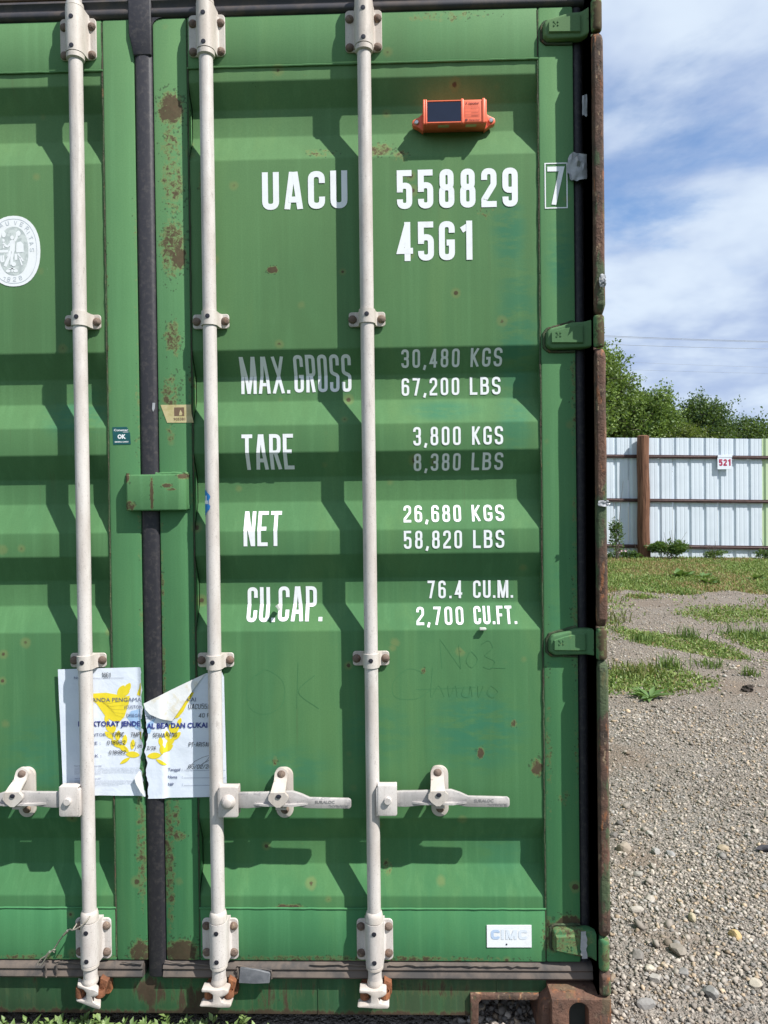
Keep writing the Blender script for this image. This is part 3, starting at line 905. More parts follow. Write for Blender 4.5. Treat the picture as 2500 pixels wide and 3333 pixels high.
# corner posts with their outer lips between the hinges, castings, hinges
HZ = [(2.608, 2.6870, 'a'), (1.8036, 1.8838, 'b'), (0.9997, 1.0793, 'b'), (0.1931, 0.2741, 'c')]
for s in (1, -1):
    post = MB().prism([(s * 1.163, 0.030), (s * 1.190, 0.028), (s * 1.196, 0.040), (s * 1.196, 0.17), (s * 1.160, 0.17)], 'z', 0.125, 2.79)
    post = post.bevel(0.004, 2).build('corner_post', M_POST, box_root)
    zs = [2.79] + [v for h in HZ for v in (h[1] + 0.004, h[0] - 0.003)] + [0.126]
    for k in range(0, len(zs), 2):
        z1, z0 = zs[k], zs[k + 1]
        b = MB()
        sec = [(1.1670, 0.029), (1.1662, -0.050), (1.1700, -0.060), (1.1880, -0.062), (1.1945, -0.053), (1.1952, 0.029)]
        rings = []
        lv = [(z0, .74), (z0 + .010, .90), (z0 + .022, 1)] + [(z0 + (z1 - z0) * t, 1) for t in (.2, .35, .5, .65, .8)] + [(z1 - .022, 1), (z1 - .010, .90), (z1, .74)]
        if z1 - z0 < .12: lv = [(z0, .85), (z0 + .01, 1), (z1 - .01, 1), (z1, .85)]
        rj = random.Random(k + 5)
        for z, q in lv:
            jx = rj.uniform(-.0008, .0008)
            rings.append(b.verts([(s * (1.1807 + (x - 1.1807) * q + jx), y * (q if y < 0 else 1), z) for x, y in sec]))
        for A, B in zip(rings, rings[1:]):
            for i in range(6): b.face([A[i], A[(i + 1) % 6], B[(i + 1) % 6], B[i]])
        b.face(rings[0][::-1]); b.face(rings[-1])
        b.bevel(0.0025, 2, 25).build('post_lip', M_POST, post)
        MB().box(min(s * 1.1628, s * 1.1655), max(s * 1.1628, s * 1.1655), -0.046, 0.029, 0.126, 2.79).build('post_shade_strip', M_DARK, post)  # added strip: dark colour stands in for gap shade and grime
    # casting
    c = MB()
    x0, x1 = 1.0400, 1.1925
    hole = []
    cxh, zb, zt = 1.1096, 0.012, 0.1160
    r = 0.0253
    for k in range(13): hole.append((cxh + r * math.cos(PI * k / 12), zt - r + r * math.sin(PI * k / 12)))
    for k in range(13): hole.append((cxh - r * math.cos(PI * k / 12), zb + r - r * math.sin(PI * k / 12)))
    outer = [(x1, 0.1245), (x0, 0.1245), (x0, -0.012), (x1, -0.012)]
    yf, yb = -0.062, -0.022
    of = c.verts([(s * x, yf, z) for x, z in outer]); ob = c.verts([(s * x, 0.15, z) for x, z in outer])
    hf = c.verts([(s * x, yf, z) for x, z in hole]); hb = c.verts([(s * x, yb, z) for x, z in hole])
    n = len(hole)
    # front ring of faces between outline and hole
    def seg(i0, i1, corners):
        c.face([hf[k % n] for k in range(i0, i1 + 1)][::-1] + corners)
    seg(0, 6, [of[0]]); c.face([hf[6], of[1], of[0]])
    seg(6, 13, [of[1]]); c.face([hf[13], of[2], of[1]])
    seg(13, 19, [of[2]]); c.face([hf[19], of[3], of[2]])
    seg(19, 26, [of[3]]); c.face([hf[0], of[0], of[3]])
    for k in range(n): c.face([hf[k], hf[(k + 1) % n], hb[(k + 1) % n], hb[k]])
    for k in range(4): c.face([of[k], of[(k + 1) % 4], ob[(k + 1) % 4], ob[k]])
    c.face(ob)
    casting = c.bevel(0.006, 3, 50).build('corner_casting', M_CAST, box_root)
    MB().prism([(s * 1.0430, 0.1100), (s * 1.020, 0.090), (s * 1.014, -0.010), (s * 1.0430, -0.010)], 'y', -0.040, 0.13).bevel(0.004, 2).build('casting_rib', M_CAST, casting)
    MB().prism([(cxh * s - .030, .004), (cxh * s + .030, .004), (cxh * s + .030, .120), (cxh * s - .030, .120)], 'y', -0.0218, 0.0).build('casting_core', M_DARK, casting)
    # hinges
    door = door_r if s > 0 else door_l
    for z0, z1, typ in HZ:
        zc = (z0 + z1) / 2
        if typ == 'c':      # the lowest one is cast the other way up
            out = [(1.0528, z0 + .026), (1.0528, z1 + .000), (1.064, z1 + .006), (1.165, z1 + .006), (1.172, z1 + .001), (1.1745, z0 + .002), (1.160, z0 + .010), (1.1234, z0 + .011), (1.066, z0 + .024)]
            pan = [(1.0600, z0 + .032), (1.0600, z1 - .008), (1.110, z1 - .006), (1.118, z0 + .019)]
        else:
            out = [(1.0495, z0 + .012), (1.0495, z1 - .034), (1.058, z1 - .022), (1.092, z1 - .014), (1.118, z1 - .006), (1.165, z1 - .004), (1.1745, z1), (1.1745, z0), (1.165, z0 + .004), (1.062, z0 + .002)]
            pan = [(1.062, z0 + .016), (1.062, z1 - .035), (1.090, z1 - .025), (1.123, z1 - .017), (1.166, z1 - .015), (1.166, z0 + .014)]
        b = MB()
        kx, ky = 1.1790, -0.045
        def fwd_y(x): return -0.034 * max(0.0, min(1.0, (x - 1.145) / 0.028)) ** 1.5
        out2 = [(x if x < 1.15 else 1.1835 - (1.1745 - x), z) for x, z in out]
        oa = b.verts([(s * x, 0.004, z) for x, z in out2])
        of_ = b.verts([(s * (x + (0.004 if x < 1.07 else 0)), -0.018, z + (zc - z) * 0.07) for x, z in out2])
        nn = len(out2)
        for k in range(nn): b.face([oa[k], oa[(k + 1) % nn], of_[(k + 1) % nn], of_[k]])
        b.face(of_); b.face(oa[::-1])
        b.bevel(0.0045, 3, 30)
        for xc in (1.146, 1.151, 1.157, 1.164):
            bmesh.ops.bisect_plane(b.bm, geom=b.bm.verts[:] + b.bm.edges[:] + b.bm.faces[:], plane_co=(s * xc, 0, 0), plane_no=(1, 0, 0))
        for v in b.bm.verts: v.co.y += fwd_y(abs(v.co.x))
        # raised pad on the blade with a rolled rim
        pan2 = [(min(x, 1.146), z) for x, z in pan]
        pa = b.verts([(s * x, -0.0165, z) for x, z in pan2]); pb = b.verts([(s * (x + (1.105 - x) * .05), -0.0235, z + (zc - z) * .16) for x, z in pan2])
        for k in range(len(pan2)): b.face([pa[k], pa[(k + 1) % len(pan2)], pb[(k + 1) % len(pan2)], pb[k]])
        b.face(pb)
        # knuckle round the pin
        b.lathe([(.0112, z0), (.0134, z0 + .003), (.0140, z0 + .008), (.0140, z1 - .008), (.0134, z1 - .003), (.0112, z1)], (s * kx, ky, 0), 'z', 20)
        # cast mark
        for dx, dz in ((-.004, .004), (.004, .004), (0, -.003), (-.005, -.006), (.005, -.006)):
            xx = 1.083 if typ != 'c' else 1.098
            b.box(min(s * (xx + dz - .0016), s * (xx + dz + .0016)), max(s * (xx + dz - .0016), s * (xx + dz + .0016)), -0.0250, -0.020, zc + dx - .002, zc + dx + .002)
        w = MB()      # rusty fillet weld round the foot of the blade
        rw = random.Random(int(z0 * 100))
        ring = [p for p in out2 if p[0] < 1.14]
        if typ != 'c': ring = [(1.128, out2[-1][1] - .001)] + [out2[-1], out2[0]] + out2[1:5] + [(1.128, out2[4][1] + .002)]
        else: ring = [(1.128, z1 + .006)] + [out2[2], out2[1], out2[0], out2[8], out2[7]] + [(1.130, z0 + .010)]
        pth = []
        for (xa, za), (xb, zb) in zip(ring, ring[1:]):
            for q in range(6):
                t_ = q / 6
                ex, ez = xa + (xb - xa) * t_, za + (zb - za) * t_
                pth.append((s * (ex + (ex - 1.11) * .03 + rw.uniform(-.0008, .0008)), -0.001, ez + (ez - zc) * .05 + rw.uniform(-.0008, .0008)))
        w.tube(pth, 0.0042, 6)
        w.build('hinge_weld', M_SEAM, door, smooth=60)
        h = b.build('hinge', M_HINGE, door, smooth=35)
        if typ == 'c': h['label'] = 'lowest hinge, cast upside down and streaked with grey tape residue'

# centre cover plate bridging the two doors
b = MB()
b.prism([(-0.0645, 0.0), (-0.0640, -0.022), (-0.058, -0.029), (0.080, -0.029), (0.0955, -0.020), (0.0968, 0.0)], 'z', 1.396, 1.492)
b.bevel(0.004, 3).build('cover_plate', M_COVER, box_root)
w = MB()
rr = random.Random(12)
w.tube([(x, -0.003 + rr.uniform(-.001, .001), 1.494 + rr.uniform(-.0015, .002)) for x in np.linspace(.010, .097, 14)], .0042, 7)
w.tube([(.0975 + rr.uniform(-.001, .001), -0.002, z) for z in np.linspace(1.40, 1.494, 12)], .0038, 7)
w.tube([(-.0655 + rr.uniform(-.001, .001), -0.002, z) for z in np.linspace(1.452, 1.497, 7)], .0045, 7)
w.build('cover_weld', M_COVER, box_root)

# ---- locking gear -----------------------------------------------------------
ROD_X = [-0.5905, -0.176, 0.169, 0.583]
ROD_Y, ROD_R = -0.030, 0.0178


def dome_mesh(r, h, name):
    b = MB()
    prof = [(r, 0.0)] + [(r * math.cos(a), -h * math.sin(a)) for a in np.linspace(0.25, PI / 2 - .08, 5)]
    b.lathe(prof, (0, 0, 0), 'y', 14)
    return b.mesh(name, 60)


RIVET_ME = dome_mesh(.0115, .0085, 'rivet'); RIVET_ME.materials.append(M_RIVET)
b = MB().lathe([(.0062, 0.0), (.0060, -.0012), (.0040, -.0016)], (0, 0, 0), 'y', 12)
PLUG_ME = b.mesh('plug', 40); PLUG_ME.materials.append(M_PLUG)


def rounded(x0, x1, z0, z1, r, n=5):
    p = []
    for cx_, cz_, a0 in ((x1 - r, z1 - r, 0), (x0 + r, z1 - r, PI / 2), (x0 + r, z0 + r, PI), (x1 - r, z0 + r, 1.5 * PI)):
        for k in range(n + 1):
            a = a0 + PI / 2 * k / n
            p.append((cx_ + r * math.cos(a), cz_ + r * math.sin(a)))
    return p


def hat_section(r, foot):
    """(x, y) outline of a sleeve wrapped over the rod: flared feet on the plate"""
    p = [(-r - foot, -0.003), (-r - foot * .45, -0.0065), (-r - .001, -0.014)]
    for k in range(13):
        a = PI + PI * k / 12
        p.append((r * math.cos(a), ROD_Y + r * math.sin(a)))
    p += [(r + .001, -0.014), (r + foot * .45, -0.0065), (r + foot, -0.003)]
    return p


def bracket(rx, px, z0, z1, t0, t1, top):
    """bearing bracket: plate centre px, tube about rod rx"""
    b = MB()
    pl = rounded(px - .0485, px + .0485, z0, z1, .011)
    if not top:   # slanted lower inner edge
        pass
    b.prism(pl, 'y', -0.0055, 0.0)
    b.bevel(0.0012, 1, 50)
    sec = [(rx + x, y) for x, y in hat_section(.0229, .011)]
    b.prism(sec, 'z', z0 + .008, z1 - .008)
    sec2 = [(rx + x, y) for x, y in hat_section(.0236, .003)]
    b.prism(sec2, 'z', t0, t1)
    o = b.build('rod_bracket', M_BRACKET if top else M_ROD, box_root, smooth=35)
    for dx in (-.0368, .0368):
        for z in ((z0 + .011 + .0005, z1 - .0235) if top else (z0 + .0195, z1 - .020)):
            link('rivet', RIVET_ME, None, o, (px + dx, -0.0052, z))
    for z in ((2.6826, 2.6079) if top else (.2857, .2104)):
        link('plug', PLUG_ME, None, o, (rx, ROD_Y - .0232, z))
    return o


def clamp(rx, px, z, dz=0.0193):
    b = MB()
    b.prism(rounded(px - .0485, px + .0485, z - dz, z + dz, .008), 'y', -0.005, 0.0)
    b.bevel(0.0012, 1, 50)
    b.prism([(rx + x, y) for x, y in hat_section(.0212, .010)], 'z', z - dz + .0015, z + dz - .0005)
    b.bm.normal_update()
    o = b.build('rod_clamp', M_BRACKET, box_root, smooth=35)
    for dx in (-.0385, .0385):
        link('rivet', RIVET_ME, None, o, (px + dx, -0.0048, z))
    link('plug', PLUG_ME, None, o, (rx, ROD_Y - .0208, z + .003))
    return o


rod_labels = ['leftmost locking rod', 'locking rod on the left door beside the centre seal', 'locking rod left of the white lettering on the right door', 'locking rod crossing between the lettering columns']
rods = []
for i, rx in enumerate(ROD_X):
    b = MB()
    rr = random.Random(i)
    b.lathe([(ROD_R, 0.15), (ROD_R, 0.8), (ROD_R, 1.5), (ROD_R, 2.2), (ROD_R, 2.77)], (rx, ROD_Y, 0), 'z', 28)
    rod = b.build('lock_rod', M_ROD, box_root, smooth=35)
    rods.append(rod)
    px = [rx - .004, -0.1795, 0.1655, 0.5815][i]
    bracket(rx, px, 2.599, 2.7085, 2.5975, 2.716, True)
    bracket(rx, px + .0015, .188, .2985, .1945, .3065, False)
    for z in {0: (1.904, .996), 1: (1.9025, .996), 2: (1.898, .9945), 3: (1.896, .9965)}[i]:
        clamp(rx, px, z)
    for prof in ([(.0185, 2.580), (.0228, 2.5835), (.0228, 2.5955), (.0215, 2.597)], [(.0215, 2.7165), (.0228, 2.718), (.0222, 2.727), (.0180, 2.730)],
                 [(.0180, .335), (.0205, .3325), (.0226, .324), (.0228, .309), (.0215, .3075)], [(.0215, .1935), (.0228, .192), (.0228, .185), (.0190, .1815)]):
        MB().lathe(prof, (rx, ROD_Y, 0), 'z', 28).build('collar', M_BRACKET, rod, smooth=35)
    # cam at the foot: bulb, two jaws joined by a web
    cm = MB()
    cm.lathe([(.0172, .168), (.0175, .158), (.0200, .150), (.0205, .145), (.0185, .139), (.0130, .136)], (rx, ROD_Y, 0), 'z', 24)
    t = {1: 0.35}.get(i, 0.0)        # this one is turned a little
    jaws = MB()
    jaws.prism([(-.040, .1335), (-.0395, .1425), (-.022, .1415), (0.0, .1395), (.018, .1415), (.030, .1385), (.031, .1315), (.020, .1235), (.008, .1215), (.012, .1085), (.020, .1055), (.036, .1045), (.038, .0985), (.034, .0935), (.010, .0930), (-.020, .0950), (-.042, .0955), (-.046, .0985), (-.038, .1020), (-.016, .1035), (-.010, .1100), (-.010, .1270), (-.020, .1335)], 'y', -.022, .008)
    jaws.bevel(.0030, 2, 25)
    for v in jaws.bm.verts:
        x, y = v.co.x, v.co.y
        v.co.x = rx + x * math.cos(t) - y * math.sin(t)
        v.co.y = ROD_Y - .006 + x * math.sin(t) * -1 + y * math.cos(t)
    tmp = bpy.data.meshes.new('tmp'); jaws.bm.to_mesh(tmp); jaws.bm.free(); cm.bm.from_mesh(tmp); bpy.data.meshes.remove(tmp)
    cm.build('cam', M_BRACKET, rod, smooth=35)
    # keeper bolted to the sill, seen rusty between the jaws
    k = MB()
    k.prism(rounded(rx - .036, rx + .044, .090, .152, .010), 'y', -.004, .011)
    k.lathe([(.0125, .1035), (.0128, .108), (.0122, .120), (.0118, .1315)], (rx - .027, -.031, 0), 'z', 14)
    k.lathe([(.0128, .1065), (.0132, .112), (.0128, .124), (.0105, .1255), (.0085, .118)], (rx + .027, -.033, 0), 'z', 14)
    k.box(rx - .039, rx - .018, -.030, .0, .106, .130)
    k.prism([(rx + .018, .108), (rx + .038, .112), (rx + .044, .140), (rx + .024, .150)], 'y', -.026, .0)
    k.bevel(.002, 1, 40).build('cam_keeper', M_KEEP, box_root, smooth=35)

# printed text with the built-in face
def font_mesh(txt, x0, z0, height, width=None, bold=0.0, rot=0.0):
    cu = bpy.data.curves.new('print', 'FONT')
    cu.body = txt
    cu.size = 1.0
    cu.offset = bold
    cu.resolution_u = 2
    ob = bpy.data.objects.new('print', cu)
    COL.objects.link(ob)
    dg = bpy.context.evaluated_depsgraph_get()
    me = bpy.data.meshes.new_from_object(ob.evaluated_get(dg))
    bpy.data.objects.remove(ob); bpy.data.curves.remove(cu)
    n = len(me.vertices)
    co = np.empty(n * 3, dtype=np.float32); me.vertices.foreach_get('co', co); co = co.reshape(-1, 3)
    if n == 0: return me
    s = height / 0.727
    sx_ = s
    if width: sx_ = width / max(1e-6, co[:, 0].max() - co[:, 0].min())
    x = (co[:, 0] - co[:, 0].min()) * sx_; z = co[:, 1] * s
    c_, s_ = math.cos(rot), math.sin(rot)
    co2 = np.stack([x0 + x * c_ - z * s_, np.zeros(n), z0 + x * s_ + z * c_], -1).astype(np.float32)
    me.vertices.foreach_set('co', co2.ravel()); me.update()
    return me


def join_prints(items, yf, lift, name, mat, parent):
    bm = bmesh.new()
    for it in items:
        me = font_mesh(**it); bm.from_mesh(me); bpy.data.meshes.remove(me)
    for v in bm.verts: v.co.y = yf(v.co.x, v.co.z) - lift
    bm.normal_update()
    bmesh.ops.reverse_faces(bm, faces=[f for f in bm.faces if f.normal.y > 0])
    me = bpy.data.meshes.new(name); bm.to_mesh(me); bm.free()
    return link(name, me, mat, parent)


# handles: rods 1, 2, 3 show theirs; arm runs to the right (rod 1's to the left)
def handle(i, rx, dr, zh, tip):
    rod = rods[i]
    hb = MB()
    y0, y1 = -.052, -.047
    xa, xb = rx + dr * .0135, rx + dr * .064
    for yy in (-.054, -.030):
        hb.prism(rounded(min(xa, xb), max(xa, xb), zh - .041, zh + .038, .006), 'y', yy - .004, yy)
    hb.prism(rounded(min(xa, xb), max(xa, xb), zh + .0335, zh + .038, .002), 'y', -.0575, -.030)
    hb.box(min(rx + dr * .010, rx + dr * .022), max(rx + dr * .010, rx + dr * .022), -.0565, -.028, zh - .042, zh + .030)
    hb.bevel(.0015, 2, 40)
    if i == 2:
        hb.lathe([(.0195, -.056), (.0192, -.060), (.016, -.064), (.0128, -.0665), (.012, -.071), (.009, -.073)], (rx + dr * .038, 0, zh), 'y', 18)
    else:
        hb.lathe([(.0098, -.056), (.0098, -.064), (.0085, -.0655)], (rx + dr * .040, 0, zh + .0), 'y', 16)
    hub = hb.build('handle_hub', M_ROD, rod, smooth=35)
    # arm: outline along the length L with flat bar section
    X = lambda u: rx + dr * u
    L = tip
    top = [(.046, .018), (.075, .020), (.13, .0205), (.175, .023), (.205, .0235), (.228, .016), (.250, .006), (L - .006, .0035), (L, -.001)]
    bot = [(L, -.0185), (L - .005, -.0225), (.252, -.0215), (.236, -.020), (.21, -.014), (.17, -.013), (.125, -.018), (.085, -.0215), (.046, -.020)]
    ar = MB()
    ar.prism([(X(u), zh + v) for u, v in top + bot], 'y', -.050, -.038)
    ar.bevel(.0028, 2, 30)
    # stiffening fin along the middle third
    ar.prism([(X(.098), -.049), (X(.135), -.060), (X(.21), -.061), (X(.248), -.049)], 'z', zh - .0115, zh - .0065)
    arm = ar.build('handle', M_HANDLE, rod, smooth=35)
    # catch on the door
    cx_ = X(.1775)
    if abs(cx_ - .3465) < .02: cx_ = .3458
    ct = MB()
    ct.prism(rounded(cx_ - .0228, cx_ + .0228, zh - .065, zh + .070, .0222, 8), 'y', -.006, .004)
    ct.bevel(.0015, 2, 50)
    ct.box(cx_ - .017, cx_ + .010, -.047, -.006, zh - .026, zh - .019)
    ct.box(cx_ - .024, cx_ - .019, -.030, -.004, zh + .012, zh + .044)
    cat = ct.build('handle_catch', M_BRACKET, box_root, smooth=35)
    fl = MB()
    zf = zh + .055
    ox = -.0065
    out = []
    for k in range(11):
        a = PI * k / 10
        out.append((.0178 * math.cos(a), zf + .0178 * math.sin(a)))
    out += [(-.0175, zf - .012), (-.0205, zf - .030), (-.0255, zf - .037), (-.0262, zf - .048), (-.018, zf - .058), (-.006, zf - .0675), (.004, zf - .0675), (.014, zf - .060), (.0255, zf - .047), (.0245, zf - .038), (.0175, zf - .031), (.0165, zf - .012)]
    ya = [(x, z) for x, z in out]
    va = fl.verts([(cx_ + ox + x, -.016 - .048 * min(1, max(0, (zf - .004 - z) / .026)), z) for x, z in ya])
    vb = fl.verts([(cx_ + ox + x, -.006 - .048 * min(1, max(0, (zf - .004 - z) / .026)), z) for x, z in ya])
    # strips so that the swan-neck shape stays smooth
    n = len(ya)
    fl.face(va); fl.face(vb[::-1])
    for k in range(n): fl.face([va[k], vb[k], vb[(k + 1) % n], va[(k + 1) % n]])
    for zc in (zf - .003, zf - .010, zf - .018, zf - .0295):
        bmesh.ops.bisect_plane(fl.bm, geom=fl.bm.verts[:] + fl.bm.edges[:] + fl.bm.faces[:], plane_co=(0, 0, zc), plane_no=(0, 0, 1))
    for v in fl.bm.verts:
        base = -.016 if v.co.y < -.5 else None
    for v in fl.bm.verts:
        tt = min(1, max(0, (zf - .004 - v.co.z) / .026)); tt = tt * tt * (3 - 2 * tt)
        lin = min(1, max(0, (zf - .004 - v.co.z) / .026))
        v.co.y += -.048 * (tt - lin)
    fl.build('catch_flap', M_BRACKET, cat, smooth=50)
    pl = bpy.data.objects.new('flap_hole', PLUG_ME); COL.objects.link(pl); pl.parent = cat; pl.location = (cx_ + ox + .001, -.0655, zf - .038); pl.scale = (1.15, 1, .9); ORG[pl] = ORG[cat]
    link('rivet', RIVET_ME, None, cat, (cx_ + ox * .9, -.0155, zf + .0005))
    link('rivet', RIVET_ME, None, cat, (cx_ + .0005, -.0055, zh - .0425))
    if i:
        xa_ = min(X(.262), X(L - .004)); xb2 = max(X(.262), X(L - .004)); ln_ = xb2 - xa_
        join_prints([dict(txt='SURALOC', x0=xa_ + .002, z0=zh - .0075, height=.0080, width=ln_ * .56, bold=.02), dict(txt='SURALOC', x0=xb2 - .003, z0=zh - .0115, height=.0080, width=ln_ * .56, bold=.02, rot=math.pi)],
                    lambda x, z: -.0502, .0006, 'cast_lettering', M_GRIPTEXT, rod)
    return hub, arm


def raised_text(txt, x0, x1, z0, z1, y, mat, name, parent, rot=False):
    pass


handle(1, ROD_X[1], -1, .637, .345)
handle(2, ROD_X[2], 1, .635, .358)
handle(3, ROD_X[3], 1, .6385, .356)
handle(0, ROD_X[0], -1, .637, .345)

# ------------------------------------------------------------------ lettering (stroke font)
def fillet(pts, closed):
    """pts: (x, z[, r]) -> dense polyline with rounded corners"""
    out = []
    n = len(pts)
    for i, p in enumerate(pts):
        r = p[2] if len(p) > 2 else 0
        P = Vector((p[0], p[1]))
        if r <= 0 or (not closed and i in (0, n - 1)):
            out.append(P); continue
        A = Vector(pts[i - 1][:2]); B = Vector(pts[(i + 1) % n][:2])
        u = (A - P); v = (B - P)
        lu, lv = u.length, v.length
        u.normalize(); v.normalize()
        ang = u.angle(v)
        d = min(r / math.tan(ang / 2), lu * .5 if (closed or i - 1 > 0) else lu, lv * .5 if (closed or i + 1 < n - 1) else lv)
        p0, p1 = P + u * d, P + v * d
        for k in range(6):
            t = k / 5
            out.append(p0 * (1 - t) ** 2 + P * 2 * t * (1 - t) * 1.0 + p1 * t * t if False else ((p0 * (1 - t) + P * t) * (1 - t) + (P * (1 - t) + p1 * t) * t))
    res = [out[0]]
    for q in out[1:]:
        if (q - res[-1]).length > 1e-7: res.append(q)
    if closed and (res[0] - res[-1]).length < 1e-7: res.pop()
    return res


REL = {'1': .78, '.': .30, ',': .32, ' ': .55, 'I': .38, 'M': 1.42, ':': .3, '-': .6, '/': .8, 'W': 1.4, 'X': 1.1, 'A': 1.08, 'L': .88, 'F': .88, 'T': .95, 'E': .9}


def glyph(ch, w, h, t):
    a = t / 2
    L, R, B, T = a, w - a, a, h - a
    r = (w - t) * .5
    r = min(r, h * .24)
    M = h * .5
    rr_ = [(L, B, r), (R, B, r), (R, T, r), (L, T, r)]
    g = {
        '0': [(rr_, 1)], 'O': [(rr_, 1)],
        '1': [([(R, 0), (R, h)], 0), ([(R, T - t * .25), (R - w * .30, T - h * .10), (R - w * .62, T - h * .16)], 0)],
        '2': [([(L, h * .70), (L, T, r), (R, T, r), (R, h * .58, r * .9), (L, h * .20, r * .2), (L, B), (w, B)], 0)],
        '3': [([(L, h * .74), (L, T, r), (R, T, r), (R, M, r * .9), (w * .36, M)], 0), ([(w * .36, M), (R, M, r * .9), (R, B, r), (L, B, r), (L, h * .26)], 0)],
        '4': [([(R - w * .16, 0), (R - w * .16, h)], 0), ([(R - w * .16, T), (L, h * .26), (w, h * .26)], 0)],
        '5': [([(w * .97, T), (L, T), (L, h * .43)], 0), ([(L, h * .46), (L, h * .60, r), (R, h * .60, r), (R, B, r), (L, B, r), (L, h * .25)], 0)],
        '6': [([(L, B, r), (R, B, r), (R, h * .57, r), (L, h * .57, r)], 1), ([(R, h * .74), (R, T, r), (L, T, r), (L, h * .3)], 0)],
        '9': [([(L, h * .43, r), (R, h * .43, r), (R, T, r), (L, T, r)], 1), ([(L, h * .26), (L, B, r), (R, B, r), (R, h * .7)], 0)],
        '7': [([(0, T), (R - t * .1, T), (w * .36, 0)], 0)],
        '8': [([(L, B, r), (R, B, r), (R, h * .53, r), (L, h * .53, r)], 1), ([(L + t * .1, h * .53, r), (R - t * .1, h * .53, r), (R - t * .1, T, r), (L + t * .1, T, r)], 1)],
        'A': [([(a * .9, 0), (w / 2 - a * .45, h)], 0), ([(w - a * .9, 0), (w / 2 + a * .45, h)], 0), ([(w * .22, h * .26), (w * .78, h * .26)], 0)],
        'C': [([(R, h * .68), (R, T, r), (L, T, r), (L, B, r), (R, B, r), (R, h * .32)], 0)],
        'G': [([(R, h * .70), (R, T, r), (L, T, r), (L, B, r), (R, B, r), (R, h * .45), (w * .48, h * .45)], 0)],
        'U': [([(L, h), (L, B, r), (R, B, r), (R, h)], 0)],
        'M': [([(L, 0), (L, h)], 0), ([(R, 0), (R, h)], 0), ([(L + a * .4, h), (w / 2, 0)], 0), ([(R - a * .4, h), (w / 2, 0)], 0)],
        'N': [([(L, 0), (L, h)], 0), ([(R, 0), (R, h)], 0), ([(L + a * .3, h), (R - a * .3, 0)], 0)],
        'X': [([(a * .9, 0), (w - a * .9, h)], 0), ([(w - a * .9, 0), (a * .9, h)], 0)],
        'R': [([(L, 0), (L, h)], 0), ([(L, T), (R, T, r), (R, h * .48, r), (L, h * .48)], 0), ([(w * .52, h * .48), (R, 0)], 0)],
        'P': [([(L, 0), (L, h)], 0), ([(L, T), (R, T, r), (R, h * .45, r), (L, h * .45)], 0)],
        'B': [([(L, 0), (L, h)], 0), ([(L, T), (R - t * .15, T, r), (R - t * .15, h * .53, r), (L, h * .53)], 0), ([(L, h * .53), (R, h * .53, r), (R, B, r), (L, B)], 0)],
        'D': [([(L, 0), (L, h)], 0), ([(L, T), (R, T, r), (R, B, r), (L, B)], 0)],
        'S': [([(R, h * .72), (R, T, r), (L, T, r), (L, h * .54, r), (R, h * .46, r), (R, B, r), (L, B, r), (L, h * .28)], 0)],
        'T': [([(0, T), (w, T)], 0), ([(w / 2, 0), (w / 2, h)], 0)],
        'E': [([(L, 0), (L, h)], 0), ([(L, T), (w, T)], 0), ([(L, B), (w, B)], 0), ([(L, M), (w * .86, M)], 0)],
        'F': [([(L, 0), (L, h)], 0), ([(L, T), (w, T)], 0), ([(L, M), (w * .86, M)], 0)],
        'K': [([(L, 0), (L, h)], 0), ([(w - a * .9, h), (L, h * .40)], 0), ([(w * .36, h * .53), (w - a * .9, 0)], 0)],
        'L': [([(L, 0), (L, h)], 0), ([(L, B), (w, B)], 0)],
        'I': [([(w / 2, 0), (w / 2, h)], 0)],
        'V': [([(a, h), (w / 2, 0)], 0), ([(w - a, h), (w / 2, 0)], 0)],
        'Y': [([(a, h), (w / 2, M)], 0), ([(w - a, h), (w / 2, M)], 0), ([(w / 2, M), (w / 2, 0)], 0)],
        'H': [([(L, 0), (L, h)], 0), ([(R, 0), (R, h)], 0), ([(L, M), (R, M)], 0)],
        'Z': [([(0, T), (R, T), (L, B), (w, B)], 0)],
        '.': [([(w / 2, 0), (w / 2, t * 1.05)], 0)],
        ',': [([(w / 2 - t * .35, -t * .85), (w / 2 + t * .2, t * 1.0)], 0)],
        ':': [([(w / 2, h * .1), (w / 2, h * .1 + t)], 0), ([(w / 2, h * .6), (w / 2, h * .6 + t)], 0)],
        '-': [([(0, M), (w, M)], 0)], '/': [([(0, 0), (w, h)], 0)], ' ': [],
    }
    return g[ch]


def ribbon(pts, closed, t):
    n = len(pts)
    a = t / 2
    Lf, Rt = [], []
    for i, p in enumerate(pts):
        if closed:
            d0 = (p - pts[i - 1]).normalized(); d1 = (pts[(i + 1) % n] - p).normalized()
        else:
            d0 = (p - pts[i - 1]).normalized() if i else (pts[1] - p).normalized()
            d1 = (pts[i + 1] - p).normalized() if i < n - 1 else d0
        n0 = Vector((-d0.y, d0.x)); n1 = Vector((-d1.y, d1.x))
        mm = n0 + n1
        mm = mm.normalized() if mm.length > 1e-6 else n0
        k = min(1 / max(.35, mm.dot(n0)), 2.2)
        Lf.append(p + mm * a * k); Rt.append(p - mm * a * k)
    return Lf, Rt


